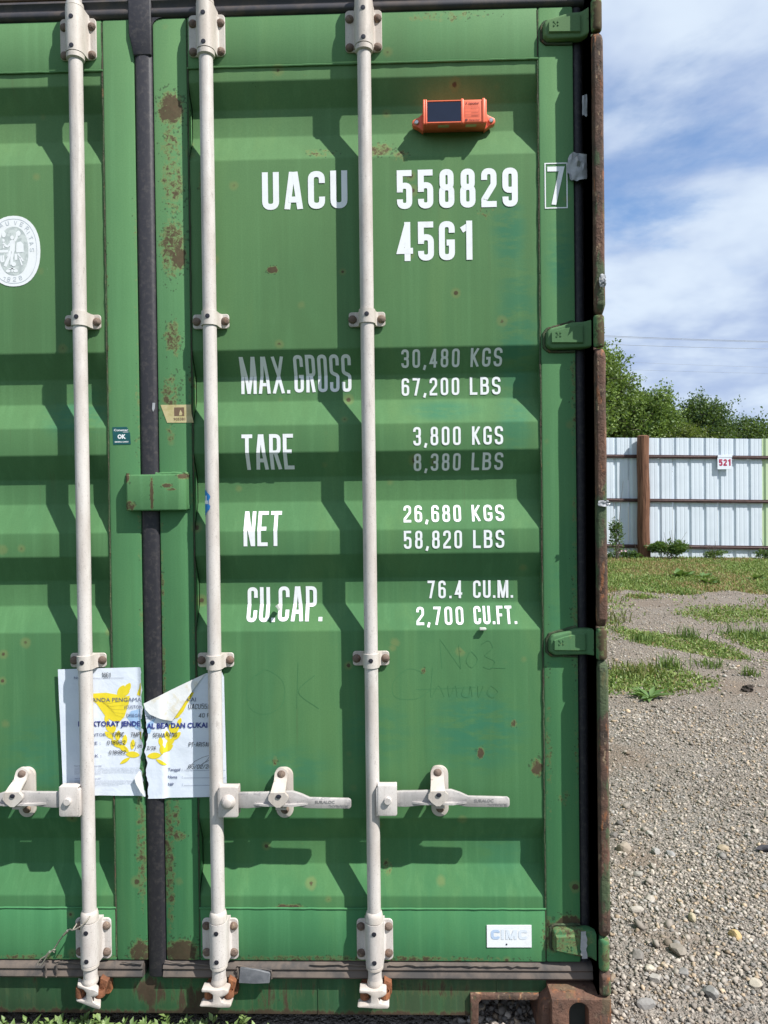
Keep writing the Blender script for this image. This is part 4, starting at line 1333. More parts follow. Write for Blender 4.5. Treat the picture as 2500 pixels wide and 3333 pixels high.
def stroke_text(txt, x0, z0, width, h, t, gap=None, slant=0.0, jitter=0.0, rnd=None):
    """list of (Lf, Rt, closed) ribbons in the xz plane fitted to the width"""
    rel = [REL.get(c, 1.0) for c in txt]  # relative advance widths
    if gap is None: gap = .30
    tot = sum(rel) + gap * (len(txt) - 1)
    u = width / tot
    x = x0
    res = []
    for c, rl in zip(txt, rel):
        w = u * rl
        for pts, cl in glyph(c, max(w, t * 1.02), h, t):
            pl = fillet(pts, cl)
            L_, R_ = ribbon(pl, cl, t)
            def tr(p):
                zz_ = min(max(p.y, -t * 1.2), h) if c == ',' else min(max(p.y, 0), h)
                jx = jz = 0
                if jitter:
                    q = Vector((p.x * 40 + x * 90, p.y * 40, len(res) * 2.1))
                    jx = mnoise.noise(q) * jitter; jz = mnoise.noise(q + Vector((9, 3, 1))) * jitter
                return (x + p.x + slant * zz_ + jx, z0 + zz_ + jz)
            res.append(([tr(p) for p in L_], [tr(p) for p in R_], cl))
        x += w + u * gap
    return res


def letter_mesh(ribs, yfun, lift=0.0012, folds=()):
    b = MB()
    for k, (L_, R_, cl) in enumerate(ribs):
        dl = lift + 0.00012 * (k % 6)
        va = b.verts([(x, -dl, z) for x, z in L_]); vb = b.verts([(x, -dl, z) for x, z in R_])
        n = len(L_)
        for i in range(n if cl else n - 1):
            j = (i + 1) % n
            b.face([va[i], va[j], vb[j], vb[i]])
    for z in folds:
        bmesh.ops.bisect_plane(b.bm, geom=b.bm.verts[:] + b.bm.edges[:] + b.bm.faces[:], plane_co=(0, 0, z), plane_no=(0, 0, 1))
    for v in b.bm.verts:
        v.co.y += yfun(v.co.x, v.co.z)
    for f in b.bm.faces: f.normal_update()
    bmesh.ops.reverse_faces(b.bm, faces=[f for f in b.bm.faces if f.normal.y > 0])
    return b


ALLZ = [z for f in FOLDS for z in f]


def door_letters(txt, x0, x1, z0, z1, t, gap=.30, mat=None, name='lettering', parent=None):
    fl = [z for z in ALLZ if z0 - .02 < z < z1 + .02]
    b = letter_mesh(stroke_text(txt, x0, z0, x1 - x0, z1 - z0, t, gap), lambda x, z: surf(z), 0.0008, fl)
    o = b.build(name, mat or M_WHITE, parent or door_r, smooth=0)
    return o


for txt, x0, x1, z0, z1, t, gp in [
    ('UACU', .3055, .533, 2.1935, 2.2935, .0158, .32), ('558829', .6645, .9835, 2.188, 2.2905, .0158, .38), ('45G1', .6635, .8625, 2.0505, 2.1535, .0158, .32),
    ('MAX.', .2345, .3685, 1.7105, 1.8060, .0088, .20), ('GROSS', .3800, .5352, 1.7125, 1.8085, .0088, .26),
    ('30,480', .6710, .8270, 1.7725, 1.8175, .0064, .46), ('KGS', .8565, .9405, 1.7725, 1.8180, .0066, .36),
    ('67,200', .6712, .8270, 1.6990, 1.7465, .0064, .46), ('LBS', .8555, .9380, 1.6990, 1.7465, .0066, .36),
    ('TARE', .2410, .3795, 1.5035, 1.5970, .0100, .20),
    ('3,800', .7005, .8265, 1.5608, 1.6105, .0064, .46), ('KGS', .8565, .9385, 1.5610, 1.6100, .0066, .36),
    ('8,380', .7013, .8270, 1.4946, 1.5400, .0064, .46), ('LBS', .8565, .9405, 1.4950, 1.5405, .0066, .36),
    ('NET', .2430, .3435, 1.2977, 1.3910, .0100, .20),
    ('26,680', .6725, .8265, 1.3568, 1.4020, .0064, .46), ('KGS', .8555, .9418, 1.3575, 1.4015, .0066, .36),
    ('58,820', .6725, .8270, 1.2864, 1.3345, .0064, .46), ('LBS', .8565, .9390, 1.2866, 1.3345, .0066, .36),
    ('CU.', .2440, .3200, 1.0920, 1.1835, .0100, .22), ('CAP.', .3290, .4489, 1.0930, 1.1850, .0100, .20),
    ('76.4', .7355, .8290, 1.1490, 1.1970, .0064, .46), ('CU.M.', .8586, .9660, 1.1490, 1.1966, .0066, .30),
    ('2,700', .7040, .8300, 1.0815, 1.1270, .0064, .46), ('CU.FT.', .8578, .9716, 1.0825, 1.1280, .0066, .30)]:
    door_letters(txt, x0, x1, z0, z1, t, gp)
# boxed check digit
b = letter_mesh(stroke_text('7', 1.0607, 2.1882, .0448, .1003, .0125), lambda x, z: 0.0)
t = .0030
xa, xb, za, zb = 1.0533, 1.1132, 2.1790, 2.2985
for p in ((xa, xb, za, za + t), (xa, xb, zb - t, zb), (xa, xa + t, za + t, zb - t), (xb - t, xb, za + t, zb - t)):
    q = b.verts([(p[0], -.0012, p[2]), (p[1], -.0012, p[2]), (p[1], -.0012, p[3]), (p[0], -.0012, p[3])]); b.face(q)
b.build('lettering', M_WHITE, door_r, smooth=0)
# finger scrawls in the dust on the lower panel
def smooth_path(pts, n=6):
    P = [Vector(p) for p in pts]
    if len(P) < 3: return P
    out = []
    for i in range(len(P) - 1):
        a, b_, c, d = P[max(i - 1, 0)], P[i], P[i + 1], P[min(i + 2, len(P) - 1)]
        for k in range(n):
            t = k / n
            out.append(.5 * ((2 * b_) + (c - a) * t + (2 * a - 5 * b_ + 4 * c - d) * t * t + (3 * b_ - a - 3 * c + d) * t ** 3))
    return out + [P[-1]]


def scrawl(paths, t, name, mat, parent, yf, lift=.0009):
    ribs = []
    for pts in paths:
        pl = smooth_path(pts)
        if len(pl) > 1:
            L_, R_ = ribbon(pl, False, t); ribs.append(([tuple(p) for p in L_], [tuple(p) for p in R_], False))
    return letter_mesh(ribs, yf, lift).build(name, mat, parent, smooth=0)


ok = [[(.29, .96), (.25, .93), (.25, .87), (.29, .845), (.34, .87), (.345, .93), (.30, .965), (.27, .95)], [(.385, .985), (.38, .86)], [(.43, .95), (.385, .905), (.44, .86)]]
scrawl(ok, .0010, 'finger_mark', M_SCRIBBLE, door_r, lambda x, z: surf(z), .0002)
sc = [[(.765, 1.04), (.77, .965)], [(.765, 1.045), (.82, .965)], [(.815, 1.03), (.82, .965)], [(.845, 1.01), (.835, .985), (.85, .968), (.865, .99), (.848, 1.012)], [(.875, 1.03), (.895, 1.04), (.905, 1.02), (.885, 1.0), (.91, .985), (.90, .965), (.88, .97)], [(.90, .968), (.94, .966)],
      [(.72, .955), (.68, .965), (.64, .93), (.645, .89), (.70, .885), (.74, .91)], [(.745, .97), (.74, .89), (.76, .92), (.775, .89)], [(.785, .92), (.79, .89), (.805, .92), (.81, .89)], [(.83, .92), (.822, .895), (.84, .89), (.845, .92), (.85, .89)], [(.865, .92), (.867, .89), (.88, .92)], [(.90, .92), (.89, .90), (.905, .888), (.918, .905), (.90, .92)], [(.70, .91), (.86, .915)]]
scrawl(sc, .0010, 'finger_mark', M_SCRIBBLE, door_r, lambda x, z: surf(z), .0002)
# curled flake of vinyl on the C of the capacity line and the flake under the cubic feet
b = MB(); b.prism([(.327, 1.137), (.333, 1.141), (.338, 1.130), (.335, 1.124), (.333, 1.130)], 'y', -.002, .02); b.build('lettering_flake', M_PEEL, door_r)
b = MB(); b.box(.870, .888, -.008, .001, 1.069, 1.076).bevel(.0015, 1).build('paint_flake', M_PEEL, door_r)


def sheet(poly, yf, lift, thick, name, mat, parent=None, grid=0.015):
    """thin sheet with outline poly (x,z) that follows y = yf(x,z) - lift"""
    b = MB()
    f = b.face(b.verts([(x, 0, z) for x, z in poly]))
    xs_ = [p[0] for p in poly]; zs_ = [p[1] for p in poly]
    if grid:
        for x in np.arange(min(xs_) + grid * .5, max(xs_), grid):
            bmesh.ops.bisect_plane(b.bm, geom=b.bm.verts[:] + b.bm.edges[:] + b.bm.faces[:], plane_co=(x, 0, 0), plane_no=(1, 0, 0))
        for z in np.arange(min(zs_) + grid * .5, max(zs_), grid):
            bmesh.ops.bisect_plane(b.bm, geom=b.bm.verts[:] + b.bm.edges[:] + b.bm.faces[:], plane_co=(0, 0, z), plane_no=(0, 0, 1))
    for v in b.bm.verts: v.co.y = yf(v.co.x, v.co.z) - lift
    if thick:
        geom = bmesh.ops.extrude_face_region(b.bm, geom=b.bm.faces[:])
        for v in [g_ for g_ in geom['geom'] if isinstance(g_, bmesh.types.BMVert)]: v.co.y += thick
    return b.build(name, mat, parent, smooth=60 if thick else 60)


# ------------------------------------------------------------------ torn customs notice
def PP(x, y): return (-.262 + (x - 108) * .0003007, .9724 - (y - 160) * .0003007)


def paper_y(x, z):
    n = mnoise.noise(Vector((x * 11, z * 7, 3.3))) * .0018 + mnoise.noise(Vector((x * 34, z * 21, 1.1))) * .0004
    e = 0.0
    if x < -.20: e = -.0015 * min(1, (-.20 - x) / .03)
    hump = max(0.0, min(1.0, (x + .046) / .012)) * max(0.0, min(1.0, (.032 - x) / .012))
    hump = hump * hump * (3 - 2 * hump)
    return -.0035 - abs(n) * 1.4 + e - .0016 * math.exp(-((x + .17) / .012) ** 2) - .0050 * hump


rr = random.Random(44)
def jag(pts, amp=.0016):
    out = []
    for (x0, z0), (x1, z1) in zip(pts, pts[1:]):
        n = max(2, int(math.hypot(x1 - x0, z1 - z0) / .006))
        for k in range(n):
            out.append((x0 + (x1 - x0) * k / n + rr.uniform(-amp, amp), z0 + (z1 - z0) * k / n))
    out.append(pts[-1])
    return out


tearL = jag([PP(855, 148), PP(862, 230), PP(866, 330), PP(858, 430), PP(868, 480), PP(872, 560), PP(850, 620), PP(858, 690), PP(872, 700), PP(858, 800), PP(868, 860), PP(840, 960), PP(828, 1060), PP(850, 1080), PP(884, 1300)])
left_poly = [PP(108, 162)] + tearL + [PP(880, 1302), PP(500, 1298), PP(136, 1292), PP(122, 800)]
notice_l = sheet(left_poly, paper_y, 0, .0004, 'paper_notice', M_PALE, None, .006)
tag(notice_l, 'left half of a torn white customs paper notice taped beneath a locking rod', 'notice')
tearR = jag([PP(905, 1322), PP(912, 1180), PP(892, 1090), PP(905, 1000), PP(886, 900), PP(905, 790), PP(918, 745), PP(900, 660), PP(893, 560), PP(880, 470)])
right_poly = tearR + [PP(1170, 330), PP(1440, 205), PP(1580, 192), PP(1600, 240), PP(1612, 1310), PP(1300, 1316)]
notice_r = sheet(right_poly, paper_y, 0, .0004, 'paper_notice', M_PALE, None, .006)
tag(notice_r, 'right half of the torn white customs paper notice, its top corner folded over', 'notice')
ORG[notice_l] = ORG[notice_r] = Vector((0, 0, 0))
# the folded corner, showing the gummed back
b = MB()
flap = [PP(880, 470), PP(1010, 408), PP(1170, 330), PP(1310, 265), PP(1440, 205), PP(1395, 260), PP(1340, 330), PP(1270, 430), PP(1210, 520), PP(1140, 622), PP(1085, 615), PP(1010, 590), PP(940, 560), PP(900, 520)]
f = b.face(b.verts([(x, 0, z) for x, z in flap]))
for x in np.arange(-.03, .14, .012):
    bmesh.ops.bisect_plane(b.bm, geom=b.bm.verts[:] + b.bm.edges[:] + b.bm.faces[:], plane_co=(x, 0, 0), plane_no=(1, 0, 0))
for z in np.arange(.84, .96, .012):
    bmesh.ops.bisect_plane(b.bm, geom=b.bm.verts[:] + b.bm.edges[:] + b.bm.faces[:], plane_co=(0, 0, z), plane_no=(0, 0, 1))
A_, B_ = Vector(PP(880, 470)), Vector(PP(1440, 205)); nn = Vector((B_.y - A_.y, -(B_.x - A_.x))).normalized()
for v in b.bm.verts:
    d = max(0, (Vector((v.co.x, v.co.z)) - A_).dot(nn))
    v.co.y = paper_y(v.co.x, v.co.z) - .0012 - .16 * d + .75 * d * d + mnoise.noise(Vector((v.co.x * 50, v.co.z * 50, 0))) * .0012
b.build('folded_corner', M_PAPERBACK, notice_r, smooth=60)
b = MB()
fl2 = [PP(828, 1072), PP(850, 1080), PP(868, 1180), PP(884, 1302), PP(850, 1250), PP(805, 1180), PP(792, 1130)]
b.face(b.verts([(x, paper_y(x, z) - .004 - .006 * (k in (4, 5, 6)), z) for k, (x, z) in enumerate(fl2)]))
b.build('torn_flap', M_PAPERBACK, notice_l, smooth=60)


def poly_print(polys, lift, name, mat, parent, yf=paper_y, P=PP):
    b = MB()
    for pl in polys:
        pts = [P(x, y) for x, y in pl]
        f = b.face(b.verts([(x, 0, z) for x, z in pts]))
    bmesh.ops.triangulate(b.bm, faces=b.bm.faces[:])
    for x in np.arange(-.27, .2, .015):
        bmesh.ops.bisect_plane(b.bm, geom=b.bm.verts[:] + b.bm.edges[:] + b.bm.faces[:], plane_co=(x, 0, 0), plane_no=(1, 0, 0))
    for z in np.arange(.62, .98, .015):
        bmesh.ops.bisect_plane(b.bm, geom=b.bm.verts[:] + b.bm.edges[:] + b.bm.faces[:], plane_co=(0, 0, z), plane_no=(0, 0, 1))
    for v in b.bm.verts: v.co.y = yf(v.co.x, v.co.z) - lift
    b.bm.normal_update()
    bmesh.ops.reverse_faces(b.bm, faces=[f for f in b.bm.faces if f.normal.y > 0])
    me = bpy.data.meshes.new(name); b.bm.to_mesh(me); b.bm.free()
    return link(name, me, mat, parent)


def leafp(cx_, cy_, ln, wd, ang):
    o = []
    for k in range(13):
        t = k / 12; o.append((t - .5, math.sin(PI * t) ** .7 * .62))
    for k in range(11, 0, -1):
        t = k / 12; o.append((t - .5, -math.sin(PI * t) ** .7 * .62))
    c_, s_ = math.cos(ang), math.sin(ang)
    return [(cx_ + u * ln * c_ - v * wd * s_, cy_ + u * ln * s_ + v * wd * c_) for u, v in o]


wing_l = [(300, 372), (420, 380), (540, 374), (622, 388), (700, 410), (752, 402), (742, 470), (720, 530), (700, 590), (650, 642), (590, 628), (530, 590), (490, 530), (450, 470), (400, 430), (330, 400)]
feathers = [leafp(672, 352, 110, 40, -.95), leafp(730, 335, 110, 44, -1.05), leafp(700, 385, 110, 36, -.4)]
torch = [(816, 392), (826, 360), (840, 330), (848, 290), (856, 285), (858, 330), (850, 400), (835, 405)]
wr_l = [leafp(*a) for a in ((540, 620, 80, 30, 1.2), (560, 690, 100, 40, 1.1), (600, 700, 90, 34, 1.9), (560, 755, 100, 38, .7), (640, 760, 100, 38, 1.75), (620, 830, 110, 40, .75), (700, 800, 100, 36, 1.7), (690, 875, 110, 40, .6), (770, 840, 95, 34, 1.7), (770, 930, 130, 46, .08), (700, 985, 110, 26, -.55))]
poly_print([wing_l] + feathers + [torch], .0006, 'emblem', M_YELLOW, notice_l)
poly_print(wr_l, .00075, 'emblem', M_YELLOW, notice_l)
wing_r = [(1330, 376), (1285, 372), (1240, 440), (1190, 520), (1135, 612), (1185, 600), (1232, 545), (1265, 480), (1300, 430)]
wr_r = [leafp(*a) for a in ((1195, 640, 80, 30, -1.2), (1165, 700, 95, 38, -1.1), (1120, 700, 90, 34, -1.9), (1165, 765, 110, 40, -.7), (1085, 765, 100, 36, -1.75), (1110, 820, 110, 40, -.75), (1030, 810, 90, 34, -1.7), (1090, 875, 110, 40, -.6), (1040, 880, 95, 34, -1.6), (970, 935, 130, 46, -.08), (1030, 995, 110, 26, .55))]
poly_print([wing_r], .0006, 'emblem', M_YELLOW, notice_r)
poly_print(wr_r, .00075, 'emblem', M_YELLOW, notice_r)
poly_print([[(722, 600), (760, 540), (848, 520), (846, 715), (800, 700)]], .00035, 'emblem_shield', M_INKBLUE, notice_l)
poly_print([[(905, 650), (985, 600), (950, 690), (935, 738), (912, 735)]], .00035, 'emblem_shield', M_INKBLUE, notice_r)
poly_print([[(836, 722), (856, 722), (856, 795), (842, 790)]], .0006, 'emblem_shaft', M_OLIVE, notice_l)


def pscrawl(paths, t, name, mat, parent, lift=.0012):
    ribs = []
    for pts in paths:
        pl = [Vector(PP(x, y)) for x, y in pts]
        L_, R_ = ribbon(pl, False, t); ribs.append(([tuple(p) for p in L_], [tuple(p) for p in R_], False))
    return letter_mesh(ribs, paper_y, lift).build(name, mat, parent, smooth=0)


pscrawl([[(440 + k * 26, 420 + k * 14), (560 + k * 16, 470 + k * 26), (690 + k * 6, 450 + k * 38)] for k in range(5)] + [[(570 + k * 62, 735 + k * 62), (640 + k * 40, 800 + k * 45)] for k in range(3)], .0005, 'emblem_lines', M_OLIVE, notice_l, .0011)


def T_(txt, x, yb, hpx, wpx, bold=0.0):
    p = PP(x, yb)
    return dict(txt=txt, x0=p[0], z0=p[1], height=hpx * .0003007, width=wpx * .0003007, bold=bold)


join_prints([T_('No', 252, 250, 24, 40), T_('TANDA PENGAMA', 378, 454, 37, 478), T_('(CUSTOM', 702, 516, 30, 160), T_('DISEGEL', 720, 592, 30, 140), T_('KANTOR :', 352, 764, 30, 198),
             T_('TIPE :', 352, 838, 28, 130), T_('DOK :', 352, 952, 28, 135)], paper_y, .0014, 'printed_text', M_TEXTGREY, notice_l)
join_prints([T_('UKAI', 1228, 456, 37, 118), T_('OLEH', 893, 606, 30, 96), T_('Tanggal :', 1086, 1076, 26, 130, .015), T_('Nama    :', 1086, 1143, 26, 130, .015), T_('NIP        :', 1086, 1210, 26, 130, .015)], paper_y, .0014, 'printed_text', M_TEXTGREY, notice_r)
join_prints([T_('DIREKTORAT JENDE', 282, 674, 46, 562, .03)], paper_y, .0015, 'printed_heading', M_NAVY, notice_l)
join_prints([T_('AL BEA DAN CUKAI', 906, 690, 46, 540, .03)], paper_y, .0015, 'printed_heading', M_NAVY, notice_r)
lines = ['Setiap orang yang dengan sengaja dan tanpa hak membuka, melepas atau', 'merusak kunci, segel atau tanda pengaman yang telah dipasang oleh Pejabat', 'Bea dan Cukai dipidana dengan pidana penjara paling singkat 1 (satu) tahun', 'dan pidana penjara paling lama 3 (tiga) tahun dan/atau denda paling sedikit', 'Rp 500.000.000,00 dan paling banyak Rp 1.000.000.000,00 rupiah.']
items = [T_('Pasal 50 Undang Undang tahun 2006', 243, 1034, 11, 248, .03), T_('Pasal 8 Undang Undang nomor 2007', 245, 1147, 11, 238, .03)]
for k, l in enumerate(lines):
    items.append(T_(l, 243, 1052 + k * 13, 8, 590 if k < 4 else 240))
    if k < 4: items.append(T_(l, 245, 1166 + k * 13, 8, 560 if k < 3 else 400))
join_prints(items, paper_y, .0014, 'printed_clause', M_PALEGREY, notice_l)
# dotted rules
b = MB()
def dots(x0, x1, y, step, ww, hh_):
    x = x0
    while x < x1:
        p, q = PP(x, y), PP(x + ww, y + hh_)
        b.face(b.verts([(p[0], paper_y(*p) - .0014, p[1]), (p[0], paper_y(*p) - .0014, q[1]), (q[0], paper_y(*p) - .0014, q[1]), (q[0], paper_y(*p) - .0014, p[1])]))
        x += step
dots(415, 700, 240, 9, 5, 4); b.build('dotted_rule', M_TEXTGREY, notice_l, smooth=0)
b = MB()
for y in (1070, 1138, 1205): dots(1228, 1600, y, 9, 5, 4)
b.build('dotted_rule', M_TEXTGREY, notice_r, smooth=0)


def hand(txt, x, yb, hpx, wpx, slant=.12, t=.0013):
    p = PP(x, yb)
    return stroke_text(txt, p[0], p[1], wpx * .0003007, hpx * .0003007, t, .28, slant, .0008)


letter_mesh(hand('1661', 500, 235, 42, 82, .05) + hand('KPPBC', 592, 768, 40, 100) + hand('TMP', 755, 768, 38, 80) + hand('018982', 540, 838, 36, 165) + hand('05', 816, 866, 26, 42) + hand('018982', 556, 926, 36, 150)
            + [([tuple(q) for q in r_[0]], [tuple(q) for q in r_[1]], False) for r_ in [ribbon([Vector(PP(*q)) for q in ((762, 815), (770, 850), (790, 848), (800, 812), (800, 870), (786, 898))], False, .0009)]],
            paper_y, .0017).build('handwriting', M_INK, notice_l, smooth=0)
letter_mesh(hand('SEMARANG', 960, 770, 38, 212) + hand('A', 886, 760, 30, 20) + hand('2/26', 906, 880, 32, 80) + hand('UACU558', 1278, 522, 46, 195) + hand('40 F', 1368, 598, 38, 100) + hand('PT-ARISAM', 1276, 858, 40, 200) + hand('05/02/26', 1268, 1056, 38, 205, .2)
            + [([tuple(q) for q in r_[0]], [tuple(q) for q in r_[1]], False) for r_ in [ribbon([Vector(PP(*q)) for q in ((1255, 1060), (1330, 990), (1400, 955), (1470, 935), (1440, 980), (1350, 1065), (1400, 1010), (1480, 970))], False, .0008)]],
            paper_y, .0017).build('handwriting', M_INK, notice_r, smooth=0)
recenter_list = []

# ------------------------------------------------------------------ stickers and plates on the doors
flat0 = lambda x, z: 0.0
def sup(cx_, cz_, a, b_, n=40, p=2.25):
    o = []
    for k in range(n):
        t = 2 * PI * k / n
        o.append((cx_ + a * math.copysign(abs(math.cos(t)) ** (2 / p), math.cos(t)), cz_ + b_ * math.copysign(abs(math.sin(t)) ** (2 / p), math.sin(t))))
    return o


BC = (-.368, 2.0985)
out_y = lambda x, z: OUT
bv = sheet(sup(*BC, .0725, .0947), out_y, .0010, .0006, 'sticker', M_WHITE, None, 0)
tag(bv, 'oval white sticker with a grey allegorical seal on the left door', 'sticker')
ring = MB()
o1, o2 = sup(*BC, .0640, .0870), sup(*BC, .0628, .0856)
va = ring.verts([(x, OUT - .0013, z) for x, z in o1]); vb = ring.verts([(x, OUT - .0013, z) for x, z in o2])
for k in range(40): ring.face([va[k], va[(k + 1) % 40], vb[(k + 1) % 40], vb[k]])
ring.build('printed_ring', M_BVPRINT, bv, smooth=0)
sheet(sup(BC[0], BC[1], .0405, .0655), out_y, .0012, 0, 'seal_ground', M_BVGREY, bv, 0)


def QP(x, y): return (-.368 + (x - 330) * 1.0354e-4, 2.0985 - (y - 1075) * 1.0354e-4)


b = MB()
def blob(pts, lift=.0015):
    pts = [QP(*p) for p in pts]
    b.face(b.verts([(x, OUT - lift, z) for x, z in pts][::-1]))
def limb(pts, w):
    pl = fillet([(*QP(*p), .004) for p in pts], False); L_, R_ = ribbon(pl, False, w * 1.0354e-4)
    va = b.verts([(x, OUT - .0016, z) for x, z in L_]); vb = b.verts([(x, OUT - .0016, z) for x, z in R_])
    for k in range(len(L_) - 1): b.face([va[k], va[k + 1], vb[k + 1], vb[k]])
def disc(x, y, r, ry=None): blob([(x + r * math.cos(2 * PI * k / 16), y + (ry or r) * math.sin(2 * PI * k / 16)) for k in range(16)], .0017)
disc(300, 725, 48, 55); blob([(230, 830), (290, 780), (380, 800), (370, 900), (365, 1060), (340, 1120), (220, 1090), (240, 950)])
limb([(360, 820), (420, 720), (430, 590)], 60); limb([(245, 880), (170, 970), (55, 865)], 55); limb([(250, 1070), (190, 1270), (100, 1470)], 80); limb([(310, 1090), (280, 1260), (270, 1430)], 70)
disc(330, 1415, 58); disc(470, 620, 55, 70); blob([(420, 860), (520, 830), (590, 900), (600, 1020), (560, 1110), (400, 1100), (400, 960)])
limb([(400, 1080), (600, 1070)], 70); limb([(390, 1150), (390, 1310)], 70); limb([(440, 1140), (580, 1340)], 40); limb([(480, 1230), (550, 1450)], 40)
limb([(-60, 1077), (190, 1077)], 70); limb([(0, 1180), (0, 1340), (60, 1340), (60, 1180)], 50); limb([(160, 1120), (160, 1230)], 24)
limb([(190, 1528), (370, 1528)], 32); limb([(285, 1500), (285, 1620)], 44); disc(180, 1590, 62, 42); disc(380, 1590, 62, 42); disc(80, 640, 55, 80); limb([(60, 760), (80, 830)], 60); limb([(70, 900), (70, 1000)], 30)
b.build('seal_figure', M_WHITE, bv, smooth=0)
b = MB()
for ch, x, y in (('B', -340, 700), ('U', -280, 560), ('R', -200, 460), ('E', -110, 400), ('A', 10, 400), ('U', 180, 352), ('V', 395, 345), ('E', 555, 390), ('R', 695, 500), ('I', 745, 628), ('T', 788, 745), ('A', 808, 885), ('S', 815, 1050), ('1', 55, 1775), ('8', 190, 1800), ('2', 345, 1805), ('8', 500, 1770)):
    c0 = QP(x, y)
    ang = math.atan2((c0[1] - BC[1]) / .0785, (c0[0] - BC[0]) / .055) - PI / 2
    if y > 1500: ang = ang + PI
    w_, h_ = .0085, .0112
    for pts, cl in glyph(ch, w_ * (.3 if ch == 'I' else 1), h_, .0012):
        L_, R_ = ribbon(fillet(pts, cl), cl, .0012)
        tr = lambda p: (c0[0] + (p[0] - w_ / 2) * math.cos(ang) - (p[1] - h_ / 2) * math.sin(ang), OUT - .0014 - .0001 * (len(b.bm.faces) % 3), c0[1] + (p[0] - w_ / 2) * math.sin(ang) + (p[1] - h_ / 2) * math.cos(ang))
        va = b.verts([tr(p) for p in L_]); vb = b.verts([tr(p) for p in R_]); n = len(L_)
        for k in range(n if cl else n - 1): b.face([va[k], va[(k + 1) % n], vb[(k + 1) % n], vb[k]])
b.build('seal_lettering', M_BVPRINT, bv, smooth=0)

st = sheet([(-.1058, 1.6213), (-.067, 1.6216), (-.0635, 1.616), (-.0615, 1.6075), (-.0583, 1.606), (-.0568, 1.575), (-.104, 1.5745)], flat0, .0009, .0006, 'sticker', M_TEAL, None, 0)
tag(st, 'small dark teal sticker reading OK on the frame left of the centre seal', 'sticker')
join_prints([dict(txt='Conemar', x0=-.1015, z0=1.6105, height=.0058, width=.0385, bold=.02), dict(txt='OK', x0=-.092, z0=1.5905, height=.0112, width=.0225, bold=.05), dict(txt='GENERAL CARGO', x0=-.1000, z0=1.5800, height=.0036, width=.0375, bold=.03)], flat0, .0012, 'sticker_print', M_WHITE, st)
MB().box(-.0775, -.0625, -.0012, -.0011, 1.6072, 1.6082).build('sticker_line', M_WHITE, st, smooth=0)
yl = sheet([(.0254, 1.6789), (.1075, 1.6785), (.1083, 1.655), (.1140, 1.6302), (.100, 1.6304), (.0426, 1.6311), (.034, 1.655)], flat0, .0009, .0006, 'sticker', M_TAPE, None, 0)
tag(yl, 'torn yellowed sticker with printed number wrapped over the edge right of the centre seal', 'sticker')
join_prints([dict(txt='905381', x0=.060, z0=1.6368, height=.0072, width=.0315, bold=.02)], flat0, .0012, 'sticker_print', M_BROWNINK, yl)
b = MB(); b.face(b.verts([(.062, -.0011, 1.6485), (.089, -.0011, 1.6485), (.089, -.0011, 1.6715), (.062, -.0011, 1.6715)])); b.build('printed_square', M_BROWNINK, yl, smooth=0)
b = MB(); b.face(b.verts([(.075, -.0014, 1.650), (.083, -.0014, 1.650), (.084, -.0014, 1.656), (.079, -.0014, 1.665), (.0765, -.0014, 1.658)])); b.build('printed_figure', M_TAPE, yl, smooth=0)
cm_ = sheet([(.8819, .2207), (1.0005, .2212), (1.0005, .2806), (.8819, .2801)], flat0, .0016, .0016, 'name_plate', M_WHITE, None, 0)
tag(cm_, 'white rectangular plate with bleached blue letters low on the right door', 'nameplate')
for k, (ch, x, w_) in enumerate((('C', .8925, .024), ('I', .9195, .008), ('M', .9315, .030), ('C', .9655, .024))):
    letter_mesh(stroke_text(ch, x, .2425, w_, .026, .0075), flat0, .0022).build('plate_letter', M_CIMC1 if k == 0 else M_CIMC2, cm_, smooth=0)
MB().lathe([(.0022, -.0017), (.0022, -.0026)], (.934, 0, .2295), 'y', 10).build('plate_hole', M_PLUG, cm_)
# blue sticker wrapped round a rod
b = MB(); rows = []
for k in range(15):
    z = 1.383 + .069 * k / 14
    tz = k / 14
    a1 = -84 + 90 * math.sin(PI * min(1, max(0.04, tz))) ** .5 - (22 if 6 <= k <= 8 else 0) + rr.uniform(-5, 5)
    rows.append([(ROD_X[2] + (ROD_R + .0006) * math.sin(math.radians(a)), ROD_Y - (ROD_R + .0006) * math.cos(math.radians(a)), z) for a in np.linspace(-118, a1, 7)])
vr = [b.verts(r_) for r_ in rows]
for A, B in zip(vr, vr[1:]):
    for k in range(6): b.face([A[k], A[k + 1], B[k + 1], B[k]])
bs = b.build('sticker', M_BLUE, None, smooth=60); tag(bs, 'torn blue and white sticker wrapped around a locking rod', 'sticker')
b = MB(); rows = []
for z in (1.412, 1.416, 1.421):
    rows.append([(ROD_X[2] + (ROD_R + .0010) * math.sin(math.radians(a)), ROD_Y - (ROD_R + .0010) * math.cos(math.radians(a)), z) for a in np.linspace(-75, -22, 5)])
for z in (1.381, 1.385, 1.389):
    rows.append([(ROD_X[2] + (ROD_R + .0011) * math.sin(math.radians(a)), ROD_Y - (ROD_R + .0011) * math.cos(math.radians(a)), z) for a in np.linspace(-100, -66 + (z - 1.381) * 900, 5)])
for z in (1.421, 1.428, 1.434):
    rows.append([(ROD_X[2] + (ROD_R + .0011) * math.sin(math.radians(a)), ROD_Y - (ROD_R + .0011) * math.cos(math.radians(a)), z) for a in np.linspace(-48, -34, 5)])
vr = [b.verts(r_) for r_ in rows]
for g0 in (0, 3, 6):
    for A, B in zip(vr[g0:g0 + 2], vr[g0 + 1:g0 + 3]):
        for k in range(4): b.face([A[k], A[k + 1], B[k + 1], B[k]])
b.build('sticker_print', M_WHITE, bs, smooth=60)

